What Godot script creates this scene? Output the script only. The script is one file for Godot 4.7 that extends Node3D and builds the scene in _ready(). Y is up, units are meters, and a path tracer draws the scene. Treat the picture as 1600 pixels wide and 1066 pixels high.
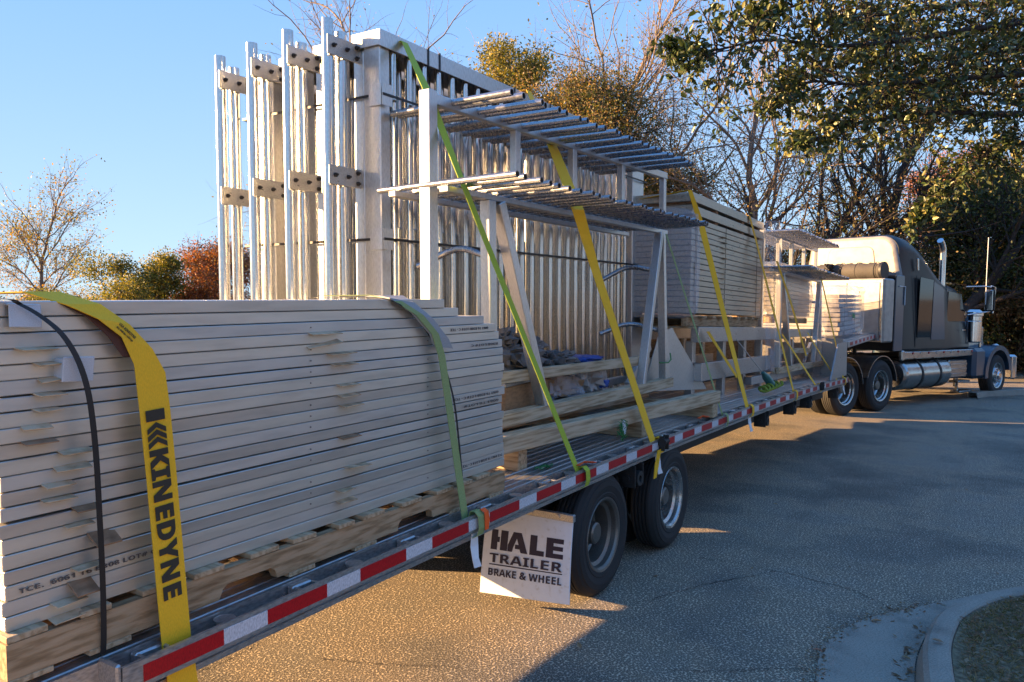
extends Node3D
# ------------------------------------------------------------------ mesh builder
class MB:
	var v := PackedVector3Array()
	var n := PackedVector3Array()
	var c := PackedColorArray()
	var ix := PackedInt32Array()
	var org := Vector3.ZERO
	var colored := false
	func tri3(a: int, b: int, d: int, nr: Vector3):
		if (v[b] - v[a]).cross(v[d] - v[a]).dot(nr) > 0.0:
			ix.append(a); ix.append(d); ix.append(b)
		else:
			ix.append(a); ix.append(b); ix.append(d)
	func quad(a: Vector3, b: Vector3, d: Vector3, e: Vector3, hint := Vector3.ZERO):
		var nr := (b - a).cross(e - a)
		if nr.length_squared() < 1e-16: nr = (d - b).cross(e - d)
		nr = nr.normalized()
		if hint != Vector3.ZERO and nr.dot(hint) < 0.0: nr = -nr
		var k := v.size()
		for p in [a, b, d, e]: v.append(p - org); n.append(nr)
		tri3(k, k + 1, k + 2, nr); tri3(k, k + 2, k + 3, nr)
	func tri(a: Vector3, b: Vector3, d: Vector3, hint := Vector3.ZERO):
		var nr := (b - a).cross(d - a).normalized()
		if hint != Vector3.ZERO and nr.dot(hint) < 0.0: nr = -nr
		var k := v.size()
		for p in [a, b, d]: v.append(p - org); n.append(nr)
		tri3(k, k + 1, k + 2, nr)
	# box with chamfered edges in frame t, full size s
	func box(t: Transform3D, s: Vector3, bev := 0.0):
		var h := s * 0.5
		var ax := [t.basis.x, t.basis.y, t.basis.z]
		var o := t.origin
		var hh := [h.x, h.y, h.z]
		bev = minf(bev, minf(h.x, minf(h.y, h.z)) * 0.9)
		for i in 3:
			var j := (i + 1) % 3
			var k := (i + 2) % 3
			for sg in [-1.0, 1.0]:
				var q := []
				for m in [[-1, -1], [1, -1], [1, 1], [-1, 1]]:
					q.append(o + ax[i] * hh[i] * sg + ax[j] * (hh[j] - bev) * m[0] + ax[k] * (hh[k] - bev) * m[1])
				quad(q[0], q[1], q[2], q[3], ax[i] * sg)
		if bev <= 0.0: return
		for i in 3:
			var j := (i + 1) % 3
			var k := (i + 2) % 3
			for a in [-1.0, 1.0]:
				for b in [-1.0, 1.0]:
					var e0: Vector3 = o + ax[j] * hh[j] * a + ax[k] * (hh[k] - bev) * b
					var e1: Vector3 = o + ax[j] * (hh[j] - bev) * a + ax[k] * hh[k] * b
					var w: Vector3 = ax[i] * (hh[i] - bev)
					quad(e0 - w, e0 + w, e1 + w, e1 - w, ax[j] * a + ax[k] * b)
		for a in [-1.0, 1.0]:
			for b in [-1.0, 1.0]:
				for d in [-1.0, 1.0]:
					tri(o + ax[0] * hh[0] * a + ax[1] * (hh[1] - bev) * b + ax[2] * (hh[2] - bev) * d, o + ax[0] * (hh[0] - bev) * a + ax[1] * hh[1] * b + ax[2] * (hh[2] - bev) * d, o + ax[0] * (hh[0] - bev) * a + ax[1] * (hh[1] - bev) * b + ax[2] * hh[2] * d, ax[0] * a + ax[1] * b + ax[2] * d)
	func bx(p: Vector3, s: Vector3, bev := 0.0):
		box(Transform3D(Basis(), p), s, bev)
	# bar of section w (across) x d between two points; up hint
	func bar(a: Vector3, b: Vector3, w: float, d: float, bev := 0.0, up := Vector3.UP):
		var x := (b - a).normalized()
		if absf(x.dot(up)) > 0.98: up = Vector3.RIGHT
		var z := x.cross(up).normalized()
		var y := z.cross(x)
		box(Transform3D(Basis(x, y, z), (a + b) * 0.5), Vector3((b - a).length(), w, d), bev)
	func tube(pts: Array, rad, sides := 8, caps := true, col = null):
		var m := pts.size()
		var k0 := v.size()
		var prev := Vector3.ZERO
		for i in m:
			var t: Vector3
			if i == 0: t = pts[1] - pts[0]
			elif i == m - 1: t = pts[i] - pts[i - 1]
			else: t = (pts[i + 1] - pts[i - 1])
			t = t.normalized()
			var u: Vector3
			if i == 0: u = t.cross(Vector3.UP if absf(t.y) < 0.9 else Vector3.RIGHT).normalized()
			else: u = (prev - t * prev.dot(t)).normalized()
			prev = u
			var w := t.cross(u)
			var r: float = rad[i] if rad is Array or rad is PackedFloat32Array else rad
			for s in sides:
				var a := TAU * s / sides
				var dd := u * cos(a) + w * sin(a)
				v.append(pts[i] + dd * r - org); n.append(dd)
				if col != null: c.append(col)
		for i in m - 1:
			for s in sides:
				var a := k0 + i * sides + s
				var b := k0 + i * sides + (s + 1) % sides
				tri3(a, b, b + sides, n[a]); tri3(a, b + sides, a + sides, n[a])
		if caps:
			for e in [0, m - 1]:
				var nr: Vector3 = (pts[0] - pts[1]).normalized() if e == 0 else (pts[m - 1] - pts[m - 2]).normalized()
				var k := v.size()
				for s in sides:
					v.append(v[k0 + e * sides + s]); n.append(nr)
					if col != null: c.append(col)
				for s in range(1, sides - 1): tri3(k, k + s, k + s + 1, nr)
	# profile [[r, h], ...] turned about the z axis of t
	func lathe(t: Transform3D, prof: Array, seg := 32, smooth := true):
		var m := prof.size()
		for i in m - 1:
			var p: Array = prof[i]
			var q: Array = prof[i + 1]
			var dn := Vector2(q[1] - p[1], -(q[0] - p[0])).normalized() # (radial, axial)
			var k := v.size()
			for s in seg + 1:
				var a := TAU * s / seg
				var e := t.basis.x * cos(a) + t.basis.y * sin(a)
				var nr := (e * dn.x + t.basis.z * dn.y).normalized()
				v.append(t.origin + e * p[0] + t.basis.z * p[1] - org); n.append(nr)
				v.append(t.origin + e * q[0] + t.basis.z * q[1] - org); n.append(nr)
			for s in seg:
				var a := k + s * 2
				tri3(a, a + 1, a + 3, n[a]); tri3(a, a + 3, a + 2, n[a])
	# flat polygon (in x,y of t) pushed out to depth d along z of t
	func prism(t: Transform3D, poly: PackedVector2Array, d: float):
		var idx := Geometry2D.triangulate_polygon(poly)
		for f in [0.0, d]:
			var nr := t.basis.z * (1.0 if f == maxf(0.0, d) else -1.0)
			var k := v.size()
			for p in poly: v.append(t.origin + t.basis.x * p.x + t.basis.y * p.y + t.basis.z * f - org); n.append(nr)
			for i in range(0, idx.size(), 3): tri3(k + idx[i], k + idx[i + 1], k + idx[i + 2], nr)
		for i in poly.size():
			var p := poly[i]
			var q := poly[(i + 1) % poly.size()]
			var o2 := (q - p).orthogonal().normalized()
			if Geometry2D.is_point_in_polygon((p + q) * 0.5 + o2 * 0.0005, poly): o2 = -o2
			var A := t.origin + t.basis.x * p.x + t.basis.y * p.y
			var B := t.origin + t.basis.x * q.x + t.basis.y * q.y
			quad(A, B, B + t.basis.z * d, A + t.basis.z * d, t.basis.x * o2.x + t.basis.y * o2.y)
	# ribbon: centre points, across vectors (full width), thickness
	func ribbon(pts: Array, acr: Array, th: float):
		var m := pts.size()
		for i in m - 1:
			var n0: Vector3 = (pts[i + 1] - pts[i]).cross(acr[i]).normalized() * th * 0.5
			var ip: int = mini(i + 2, m - 1)
			var n1: Vector3 = ((pts[ip] - pts[ip - 1]).cross(acr[i + 1])).normalized() * th * 0.5
			if i > 0: n0 = ((pts[i] - pts[i - 1]).cross(acr[i])).normalized() * th * 0.25 + n0 * 0.5
			if i + 2 < m: n1 = n1 * 0.5 + ((pts[i + 1] - pts[i]).cross(acr[i + 1])).normalized() * th * 0.25
			var a0: Vector3 = acr[i] * 0.5
			var a1: Vector3 = acr[i + 1] * 0.5
			quad(pts[i] - a0 + n0, pts[i] + a0 + n0, pts[i + 1] + a1 + n1, pts[i + 1] - a1 + n1, n0)
			quad(pts[i] - a0 - n0, pts[i] + a0 - n0, pts[i + 1] + a1 - n1, pts[i + 1] - a1 - n1, -n0)
			quad(pts[i] - a0 + n0, pts[i] - a0 - n0, pts[i + 1] - a1 - n1, pts[i + 1] - a1 + n1, -a0)
			quad(pts[i] + a0 + n0, pts[i] + a0 - n0, pts[i + 1] + a1 - n1, pts[i + 1] + a1 + n1, a0)
	func leaf(p: Vector3, d: Vector3, s: Vector3, col: Color):
		var k := v.size()
		var nr := d.cross(s).normalized()
		v.append(p - org); v.append(p + d * 0.5 + s * 0.5 - org); v.append(p + d - org); v.append(p + d * 0.5 - s * 0.5 - org)
		for i in 4: n.append(nr); c.append(col)
		ix.append(k); ix.append(k + 1); ix.append(k + 2); ix.append(k); ix.append(k + 2); ix.append(k + 3)
	func mesh() -> ArrayMesh:
		var arr := []
		arr.resize(Mesh.ARRAY_MAX)
		arr[Mesh.ARRAY_VERTEX] = v; arr[Mesh.ARRAY_NORMAL] = n; arr[Mesh.ARRAY_INDEX] = ix
		if c.size() == v.size(): arr[Mesh.ARRAY_COLOR] = c
		var am := ArrayMesh.new()
		am.add_surface_from_arrays(Mesh.PRIMITIVE_TRIANGLES, arr)
		return am

var M := {}
var used := {}
var rng := RandomNumberGenerator.new()
func rr(a: float, b: float) -> float: return rng.randf_range(a, b)
func rv() -> Vector3: return Vector3(rng.randfn(), rng.randfn(), rng.randfn()).normalized()

func numbered(nm: String) -> String:
	if not used.has(nm):
		used[nm] = 0
		return nm
	used[nm] += 1
	return "%s_%03d" % [nm, used[nm]]
func tag(o: Node, label: String, category: String, group := ""):
	o.set_meta("label", label); o.set_meta("category", category)
	if group != "": o.set_meta("group", group)
func thing(nm: String, label: String, category: String, at := Vector3.ZERO, group := "") -> Node3D:
	var o := Node3D.new()
	o.name = numbered(nm)
	add_child(o)
	o.position = at
	tag(o, label, category, group)
	return o
func mb(o: Node3D = null) -> MB:
	var b := MB.new()
	if o != null: b.org = wpos(o)
	return b
func wpos(o: Node) -> Vector3: # parts sit unrotated inside their things while being built
	var p := Vector3.ZERO
	while o != self and o is Node3D:
		p += (o as Node3D).position
		o = o.get_parent()
	return p
func part(b: MB, nm: String, m: Material, parent: Node) -> MeshInstance3D:
	return part_mesh(b.mesh(), nm, m, parent)
func part_mesh(ms: Mesh, nm: String, m: Material, parent: Node, t := Transform3D()) -> MeshInstance3D:
	var o := MeshInstance3D.new()
	o.mesh = ms
	o.material_override = m
	o.name = numbered(nm) if parent == self else nm
	o.transform = t
	parent.add_child(o, true)
	return o
func solo(b: MB, nm: String, m: Material, label: String, category: String, group := "", at := Vector3.ZERO) -> MeshInstance3D:
	var o := part(b, nm, m, self)
	o.position = at
	tag(o, label, category, group)
	return o
func struct(b: MB, nm: String, m: Material) -> MeshInstance3D:
	var o := part(b, nm, m, self)
	o.set_meta("kind", "structure")
	return o
func copy(o: Node3D, nm: String, label: String, group := "") -> Node3D:
	var d: Node3D = o.duplicate()
	d.name = numbered(nm)
	add_child(d)
	d.set_meta("label", label)
	if group != "": d.set_meta("group", group)
	return d
func text(parent: Node, s: String, t: Transform3D, w: float, h: float, m: Material, bold := 0.6, nm := "lettering") -> MeshInstance3D:
	var f := SystemFont.new()
	f.font_names = PackedStringArray(["Droid Sans"])
	f.font_weight = 700
	var fv := FontVariation.new()
	fv.base_font = f
	fv.variation_embolden = bold
	var tm := TextMesh.new()
	tm.text = s; tm.font = fv; tm.font_size = 48; tm.pixel_size = 0.01; tm.depth = 0.02; tm.curve_step = 2.0
	var bb := tm.get_aabb()
	var sc := Vector3(w / bb.size.x, h / bb.size.y, 0.05)
	var b := t.basis * Basis.from_scale(sc)
	return part_mesh(tm, nm, m, parent, Transform3D(b, t.origin - b * bb.get_center()))

# ------------------------------------------------------------------ the photograph's camera, for measuring
const F := 1200.0
const YAW := 0.5673596
const PITCH := 0.0582673
const EYE := Vector3(0, 1.97, 2.114)
func ray(u: float, w: float) -> Vector3:
	var f0 := Vector3(cos(YAW), 0, -sin(YAW))
	var rt := Vector3(sin(YAW), 0, cos(YAW))
	return f0 * cos(PITCH) - Vector3.UP * sin(PITCH) + rt * (u - 800.0) / F + (Vector3.UP * cos(PITCH) + f0 * sin(PITCH)) * (533.0 - w) / F
func pz(u: float, w: float, z: float) -> Vector3:
	var r := ray(u, w)
	return EYE + r * (z - EYE.z) / r.z
func pyy(u: float, w: float, y: float) -> Vector3:
	var r := ray(u, w)
	return EYE + r * (y - EYE.y) / r.y
func pxx(u: float, w: float, x: float) -> Vector3:
	var r := ray(u, w)
	return EYE + r * (x - EYE.x) / r.x
func pd(u: float, w: float, d: float) -> Vector3: return EYE + ray(u, w) * d
func pg(u: float, w: float) -> Vector3: # on the ground
	var p := pyy(u, w, 0.0)
	for i in 4: p = pyy(u, w, gy(p.x))
	return p
func gy(x: float) -> float: # the lot falls gently away beyond the trailer's axles
	var t := maxf(0.0, x - 4.2)
	return -0.0254 * (minf(t, 24.0) - 0.3 * (1.0 - exp(-t / 0.6)))
const DX := [0.4, 1.28, 2.65, 4.03, 5.4, 6.77, 8.14, 9.51, 10.88, 12.7, 13.9]
const DY := [0.866, 0.878, 0.895, 0.899, 0.890, 0.864, 0.829, 0.788, 0.739, 0.658, 0.600]
func rail(x: float) -> float: # top of the reflective tape: the deck is arched
	for i in range(1, DX.size()):
		if x <= DX[i] or i == DX.size() - 1:
			return cubic_interpolate(DY[i - 1], DY[i], DY[maxi(i - 2, 0)], DY[mini(i + 1, DY.size() - 1)], (x - DX[i - 1]) / (DX[i] - DX[i - 1]))
	return 0.8
func deck(x: float) -> float: return rail(x) + 0.02

# ------------------------------------------------------------------ materials
func lin(r: float, g: float, b: float) -> Color: return Color(r, g, b).linear_to_srgb()
func noise_img(sz: int, freq: float, oct: int, seed_: int, type := FastNoiseLite.TYPE_SIMPLEX_SMOOTH, cell := 0) -> Image:
	var f := FastNoiseLite.new()
	f.seed = seed_; f.noise_type = type; f.frequency = freq
	f.fractal_type = FastNoiseLite.FRACTAL_FBM if oct > 1 else FastNoiseLite.FRACTAL_NONE
	f.fractal_octaves = oct
	if cell > 0:
		f.cellular_return_type = cell
		f.cellular_jitter = 1.0
	return f.get_seamless_image(sz, sz, false, false, 0.12, true)
# maps a grey image through colour stops [[value, Color sRGB], ...]
func ramp_tex(im: Image, stops: Array) -> ImageTexture:
	var lut := []
	for i in 256:
		var x := i / 255.0
		var c: Color = stops[0][1]
		for k in range(1, stops.size()):
			if x >= stops[k - 1][0]:
				c = (stops[k - 1][1] as Color).lerp(stops[k][1], clampf((x - stops[k - 1][0]) / maxf(1e-4, stops[k][0] - stops[k - 1][0]), 0, 1))
		lut.append([int(c.r * 255), int(c.g * 255), int(c.b * 255)])
	var d := im.get_data()
	var o := PackedByteArray()
	o.resize(d.size() * 3)
	for i in d.size():
		var e: Array = lut[d[i]]
		o[i * 3] = e[0]; o[i * 3 + 1] = e[1]; o[i * 3 + 2] = e[2]
	return ImageTexture.create_from_image(Image.create_from_data(im.get_width(), im.get_height(), false, Image.FORMAT_RGB8, o))
func gray(v: float) -> Color: return Color(v, v, v)
func mat(col: Color, rough := 0.7, metal := 0.0, tex: Texture2D = null, sc := Vector3.ONE, rtex: Texture2D = null, ntex: Texture2D = null, nsc := 0.5) -> StandardMaterial3D:
	var m := StandardMaterial3D.new()
	m.albedo_color = col; m.roughness = rough; m.metallic = metal
	if tex != null or rtex != null or ntex != null:
		m.uv1_triplanar = true; m.uv1_world_triplanar = true; m.uv1_scale = sc
	if tex != null: m.albedo_texture = tex
	if rtex != null: m.roughness_texture = rtex
	if ntex != null:
		m.normal_enabled = true; m.normal_texture = ntex; m.normal_scale = nsc
	return m
func normal_tex(im: Image, bump: float) -> ImageTexture:
	var i2 := im.duplicate() as Image
	i2.convert(Image.FORMAT_RGBA8)
	i2.bump_map_to_normal_map(bump)
	return ImageTexture.create_from_image(i2)
func materials():
	var fbm := noise_img(512, 0.012, 5, 3)
	var fine := noise_img(512, 0.06, 4, 9)
	var cells := noise_img(512, 0.035, 1, 5, FastNoiseLite.TYPE_CELLULAR, FastNoiseLite.RETURN_CELL_VALUE)
	var agg := noise_img(1024, 0.09, 1, 11, FastNoiseLite.TYPE_CELLULAR, FastNoiseLite.RETURN_CELL_VALUE)
	var agg2 := noise_img(1024, 0.22, 1, 12, FastNoiseLite.TYPE_CELLULAR, FastNoiseLite.RETURN_CELL_VALUE)
	var da := agg.get_data()
	var db := agg2.get_data()
	for i in da.size(): da[i] = (da[i] if da[i] > 150 else (da[i] * 2 + db[i] * 3) / 5)
	agg = Image.create_from_data(1024, 1024, false, Image.FORMAT_L8, da)
	var tSoft := ramp_tex(fbm, [[0.0, gray(0.78)], [0.5, gray(0.92)], [1.0, gray(1.0)]])
	var tFine := ramp_tex(fine, [[0.0, gray(0.72)], [0.5, gray(0.9)], [1.0, gray(1.0)]])
	var tGalv := ramp_tex(cells, [[0.0, gray(0.84)], [1.0, gray(1.0)]])
	var rSoft := ramp_tex(fbm, [[0.0, gray(0.55)], [1.0, gray(1.0)]])
	var tWood := ramp_tex(fbm, [[0.0, Color(0.64, 0.57, 0.48)], [0.4, Color(0.85, 0.79, 0.7)], [0.55, Color(0.94, 0.89, 0.82)], [1.0, Color(1, 0.97, 0.92)]])
	var nFine := normal_tex(fine, 3.0)
	var nSoft := normal_tex(fbm, 4.0)
	M.alum = mat(lin(0.655, 0.645, 0.585), 0.42, 0.7, ramp_tex(fbm, [[0.0, gray(0.9)], [0.5, gray(0.97)], [1.0, gray(1.0)]]), Vector3(0.4, 3, 3), null, nSoft, 0.04)
	for k in 4: # mill finish differs a little from plank to plank
		var am: StandardMaterial3D = M.alum.duplicate()
		var f: float = [0.86, 0.93, 1.0, 0.9][k]
		am.albedo_color = lin(0.665 * f, 0.65 * f, [0.6, 0.58, 0.585, 0.6][k] * f)
		am.roughness = [0.36, 0.46, 0.42, 0.52][k]
		am.uv1_offset = Vector3(0.37 * k, 0.21 * k, 0)
		M["alum%d" % k] = am
	M.alum_flat = mat(lin(0.66, 0.67, 0.66), 0.36, 0.8, ramp_tex(fine, [[0.0, gray(0.86)], [0.5, gray(0.95)], [1.0, gray(1.0)]]), Vector3(2.5, 0.8, 2.5))
	M.deck = mat(lin(0.5, 0.49, 0.48), 0.5, 0.75, tFine, Vector3(0.6, 4, 4), rSoft, nFine, 0.25)
	M.rail = mat(lin(0.62, 0.61, 0.6), 0.45, 0.8, tFine, Vector3(1, 3, 3), rSoft, nFine, 0.2)
	M.galv = mat(lin(0.70, 0.71, 0.71), 0.22, 0.95, tGalv, Vector3(5, 2.5, 5), rSoft)
	M.plate = mat(lin(0.48, 0.49, 0.48), 0.45, 0.6, tFine, Vector3(3, 3, 3), rSoft)
	M.pipe = mat(lin(0.46, 0.48, 0.51), 0.35, 0.9, tGalv, Vector3(3, 3, 3), rSoft)
	M.black = mat(lin(0.012, 0.012, 0.013), 0.5)
	M.frame_black = mat(lin(0.02, 0.02, 0.021), 0.6, 0.0, tFine, Vector3(2, 2, 2))
	M.rubber = mat(lin(0.022, 0.022, 0.023), 0.75, 0.0, tFine, Vector3(4, 4, 4), null, nFine, 0.3)
	M.hole_stub = mat(lin(0.2, 0.19, 0.18), 0.5, 0.6)  # dark grey of the stubs drawn for shaded plank holes
	M.wood = mat(lin(0.55, 0.49, 0.39), 0.8, 0.0, tWood, Vector3(0.35, 5, 5), null, nFine, 0.3)
	M.wood_pallet = mat(lin(0.44, 0.34, 0.23), 0.85, 0.0, tWood, Vector3(0.7, 5, 5), null, nFine, 0.5)
	M.wood_cross = mat(lin(0.5, 0.42, 0.31), 0.8, 0.0, tWood, Vector3(5, 5, 0.5), null, nFine, 0.3)
	M.shim = mat(lin(0.66, 0.55, 0.42), 0.8, 0.0, tWood, Vector3(2, 9, 2))
	M.shim_dark = mat(lin(0.36, 0.24, 0.16), 0.8, 0.0, tWood, Vector3(2, 9, 2))
	var tWeb := ramp_tex(fine, [[0.0, gray(0.88)], [1.0, gray(1.0)]])
	M.yellow = mat(lin(0.95, 0.54, 0.012), 0.7, 0.0, tWeb, Vector3(9, 2.5, 9), null, nFine, 0.4)
	M.lime = mat(lin(0.46, 0.58, 0.04), 0.75, 0.0, tFine, Vector3(12, 3, 12), null, nFine, 0.4)
	M.sage = mat(lin(0.32, 0.42, 0.16), 0.75, 0.0, tFine, Vector3(12, 3, 12), null, nFine, 0.4)
	M.ink = mat(lin(0.035, 0.03, 0.02), 0.8)
	M.ink_gray = mat(lin(0.10, 0.085, 0.075), 0.8)
	M.ink_navy = mat(lin(0.012, 0.011, 0.04), 0.6)
	M.tape_red = mat(lin(0.52, 0.006, 0.01), 0.35, 0.0, tFine, Vector3(6, 2, 6))
	M.tape_white = mat(lin(0.72, 0.74, 0.78), 0.35, 0.0, tFine, Vector3(6, 2, 6))
	M.flap = mat(lin(0.74, 0.79, 0.86), 0.5, 0.0, ramp_tex(noise_img(512, 0.02, 5, 44), [[0.0, Color(0.9, 0.88, 0.85)], [0.3, gray(0.98)], [1.0, gray(1.0)]]), Vector3(1.6, 1.6, 1.6))
	M.flag_orange = mat(lin(0.85, 0.11, 0.01), 0.7)
	M.pad = mat(lin(0.40, 0.42, 0.43), 0.9, 0.0, tFine, Vector3(8, 8, 8), null, nFine, 0.6)
	M.sleeve = mat(lin(0.13, 0.05, 0.03), 0.9, 0.0, tFine, Vector3(10, 10, 10), null, nFine, 0.6)
	M.white_plastic = mat(lin(0.66, 0.7, 0.74), 0.5, 0.0, tFine, Vector3(12, 12, 12))
	M.white_tail = mat(lin(0.7, 0.7, 0.7), 0.8)
	M.cardboard = mat(lin(0.34, 0.2, 0.1), 0.9, 0.0, tSoft, Vector3(2, 6, 2))
	M.plank_far = mat(lin(0.52, 0.46, 0.37), 0.45, 0.6, tSoft, Vector3(0.5, 4, 4), rSoft)
	M.bundle_white = mat(lin(0.4, 0.36, 0.33), 0.6, 0.0, tSoft, Vector3(2, 3, 2))
	var film := mat(Color(0.86, 0.9, 0.95, 0.16), 0.12, 0.0, null, Vector3(1.5, 1.0, 1.5), null, nSoft, 0.9)
	film.transparency = BaseMaterial3D.TRANSPARENCY_ALPHA
	M.film = film
	var filmh := mat(Color(0.86, 0.88, 0.92, 0.26), 0.3, 0.0, null, Vector3(2.5, 1.4, 2.5), null, nSoft, 1.0)
	filmh.transparency = BaseMaterial3D.TRANSPARENCY_ALPHA
	M.film_thick = filmh
	M.blue_bag = mat(lin(0.02, 0.08, 0.4), 0.5, 0.0, tSoft, Vector3(4, 4, 4))
	M.grey_cloth = mat(lin(0.22, 0.2, 0.19), 0.9, 0.0, tSoft, Vector3(6, 6, 6), null, nSoft, 0.7)
	M.rope_green = mat(lin(0.02, 0.2, 0.05), 0.7)
	# truck
	M.paint = mat(lin(0.02, 0.023, 0.026), 0.3)
	M.paint.metallic_specular = 0.3
	M.paint_blue = mat(lin(0.02, 0.045, 0.075), 0.3)
	M.paint_blue.clearcoat_enabled = true; M.paint_blue.clearcoat = 0.4; M.paint_blue.clearcoat_roughness = 0.1
	M.paint_white = mat(lin(0.29, 0.28, 0.27), 0.4, 0.0, tSoft, Vector3(0.7, 0.7, 0.7))
	M.box_white = mat(lin(0.36, 0.35, 0.33), 0.3, 0.2, tSoft, Vector3(1, 1, 1))
	M.chrome = mat(lin(0.62, 0.62, 0.62), 0.14, 1.0)
	M.polished = mat(lin(0.5, 0.5, 0.49), 0.28, 0.95, tSoft, Vector3(1, 1, 1), rSoft)
	M.rim = mat(lin(0.55, 0.54, 0.52), 0.32, 0.9, tSoft, Vector3(3, 3, 3), rSoft)
	M.rim_dirty = mat(lin(0.24, 0.22, 0.195), 0.5, 0.7, tFine, Vector3(4, 4, 4), rSoft)
	M.glass_dark = mat(lin(0.01, 0.01, 0.012), 0.05)
	M.tarp = mat(lin(0.06, 0.055, 0.05), 0.8, 0.0, tSoft, Vector3(3, 8, 3), null, nSoft, 1.0)
	M.crate = mat(lin(0.22, 0.18, 0.14), 0.85, 0.0, tWood, Vector3(0.6, 4, 4))
	M.lamp_red = mat(lin(0.4, 0.01, 0.01), 0.3)
	# ground
	var tAgg := ramp_tex(agg, [[0.0, Color(0.13, 0.13, 0.13)], [0.3, Color(0.37, 0.355, 0.33)], [0.5, Color(0.65, 0.62, 0.575)], [0.75, Color(0.82, 0.78, 0.72)], [1.0, Color(1.0, 0.97, 0.91)]])
	M.asphalt = mat(lin(1.0, 0.97, 0.89), 0.9, 0.0, tAgg, Vector3(0.9, 0.9, 0.9))
	M.asphalt.normal_enabled = true
	M.asphalt.normal_texture = normal_tex(agg, 3.0)
	M.asphalt.normal_scale = 0.8
	var stain := ramp_tex(noise_img(1024, 0.006, 5, 21), [[0.0, gray(0.66)], [0.35, gray(0.86)], [0.55, Color(1.0, 0.97, 0.93)], [0.8, gray(0.95)], [1.0, gray(0.8)]])
	M.asphalt.detail_enabled = true
	M.asphalt.detail_albedo = stain
	M.asphalt.detail_blend_mode = BaseMaterial3D.BLEND_MODE_MUL
	M.asphalt.detail_uv_layer = BaseMaterial3D.DETAIL_UV_2
	M.asphalt.uv2_triplanar = true
	M.asphalt.uv2_world_triplanar = true
	M.asphalt.uv2_scale = Vector3(0.09, 0.09, 0.09)
	M.concrete = mat(lin(0.41, 0.37, 0.30), 0.9, 0.0, tFine, Vector3(2.4, 2.4, 2.4), null, nFine, 0.5)
	M.concrete.detail_enabled = true
	M.concrete.detail_albedo = ramp_tex(noise_img(512, 0.01, 6, 71), [[0.0, gray(0.78)], [0.4, gray(0.95)], [1.0, gray(1.0)]])
	M.concrete.detail_blend_mode = BaseMaterial3D.BLEND_MODE_MUL
	M.concrete.detail_uv_layer = BaseMaterial3D.DETAIL_UV_2
	M.concrete.uv2_triplanar = true; M.concrete.uv2_world_triplanar = true; M.concrete.uv2_scale = Vector3(0.5, 0.5, 0.5)
	var tDirt := ramp_tex(fine, [[0.0, Color(0.3, 0.26, 0.2)], [0.5, Color(0.45, 0.41, 0.32)], [1.0, Color(0.6, 0.55, 0.44)]])
	M.dirt = mat(Color(1, 1, 1), 0.95, 0.0, tDirt, Vector3(0.8, 0.8, 0.8), null, nFine, 1.0)
	M.crack = mat(lin(0.07, 0.06, 0.05), 0.95, 0.0, tFine, Vector3(8, 8, 8))
	var tBark := ramp_tex(fbm, [[0.0, Color(0.35, 0.32, 0.3)], [1.0, Color(1, 1, 1)]])
	M.bark = mat(lin(0.24, 0.18, 0.13), 0.9, 0.0, tBark, Vector3(3, 0.8, 3), null, nSoft, 1.0)
	M.bark_pale = mat(lin(0.40, 0.32, 0.25), 0.9, 0.0, tBark, Vector3(3, 0.8, 3), null, nSoft, 0.8)
	M.bark_dark = mat(lin(0.07, 0.055, 0.045), 0.9, 0.0, tBark, Vector3(4, 1, 4), null, nSoft, 1.0)
	var lf := mat(Color(1, 1, 1), 0.55)
	lf.vertex_color_use_as_albedo = true
	lf.backlight_enabled = true
	lf.backlight = Color(1.0, 0.95, 0.6)
	M.leaf = lf
	var lg := mat(Color(1, 1, 1), 0.42)
	lg.vertex_color_use_as_albedo = true
	lg.backlight_enabled = true
	lg.backlight = Color(0.6, 0.62, 0.3)
	M.leaf_oak = lg
# ------------------------------------------------------------------ setting
func _ready():
	rng.seed = 20241
	var cam := Camera3D.new()
	cam.name = "camera"
	add_child(cam)
	var f0 := Vector3(cos(YAW), 0, -sin(YAW))
	var fw := f0 * cos(PITCH) - Vector3.UP * sin(PITCH)
	cam.transform = Transform3D(Basis.looking_at(fw, Vector3.UP), EYE)
	cam.fov = rad_to_deg(2.0 * atan(533.0 / F))
	cam.near = 0.05
	cam.far = 900.0
	cam.current = true
	var we := WorldEnvironment.new()
	we.name = "world_environment"
	var env := Environment.new()
	env.background_mode = Environment.BG_SKY
	var sm := ProceduralSkyMaterial.new()
	sm.sky_top_color = lin(0.025, 0.071, 0.172)
	sm.sky_horizon_color = lin(0.105, 0.145, 0.178)
	sm.sky_curve = 0.22
	sm.ground_bottom_color = lin(0.06, 0.055, 0.05)
	sm.ground_horizon_color = lin(0.12, 0.12, 0.11)
	var sky := Sky.new()
	sky.sky_material = sm
	env.sky = sky
	env.tonemap_mode = Environment.TONE_MAPPER_LINEAR
	env.tonemap_exposure = 6.6
	env.sdfgi_enabled = true
	env.ssao_enabled = true
	env.ssil_enabled = true
	we.environment = env
	add_child(we)
	var sun := DirectionalLight3D.new()
	sun.name = "sun"
	var el := deg_to_rad(13.0)
	sun.transform = Transform3D(Basis.looking_at(Vector3(0.46 * cos(el), -sin(el), 0.888 * cos(el)), Vector3.UP), Vector3(-10, 20, -20))
	sun.light_energy = 1.35
	sun.light_color = Color(1.0, 0.8, 0.56)
	sun.light_angular_distance = 0.5
	sun.shadow_enabled = true
	add_child(sun)
	materials()
	ground()
	trees()
	trailer()
	planks_near()
	panels()
	racks()
	deck_cargo()
	far_cargo()
	straps()
	truck()

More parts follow.
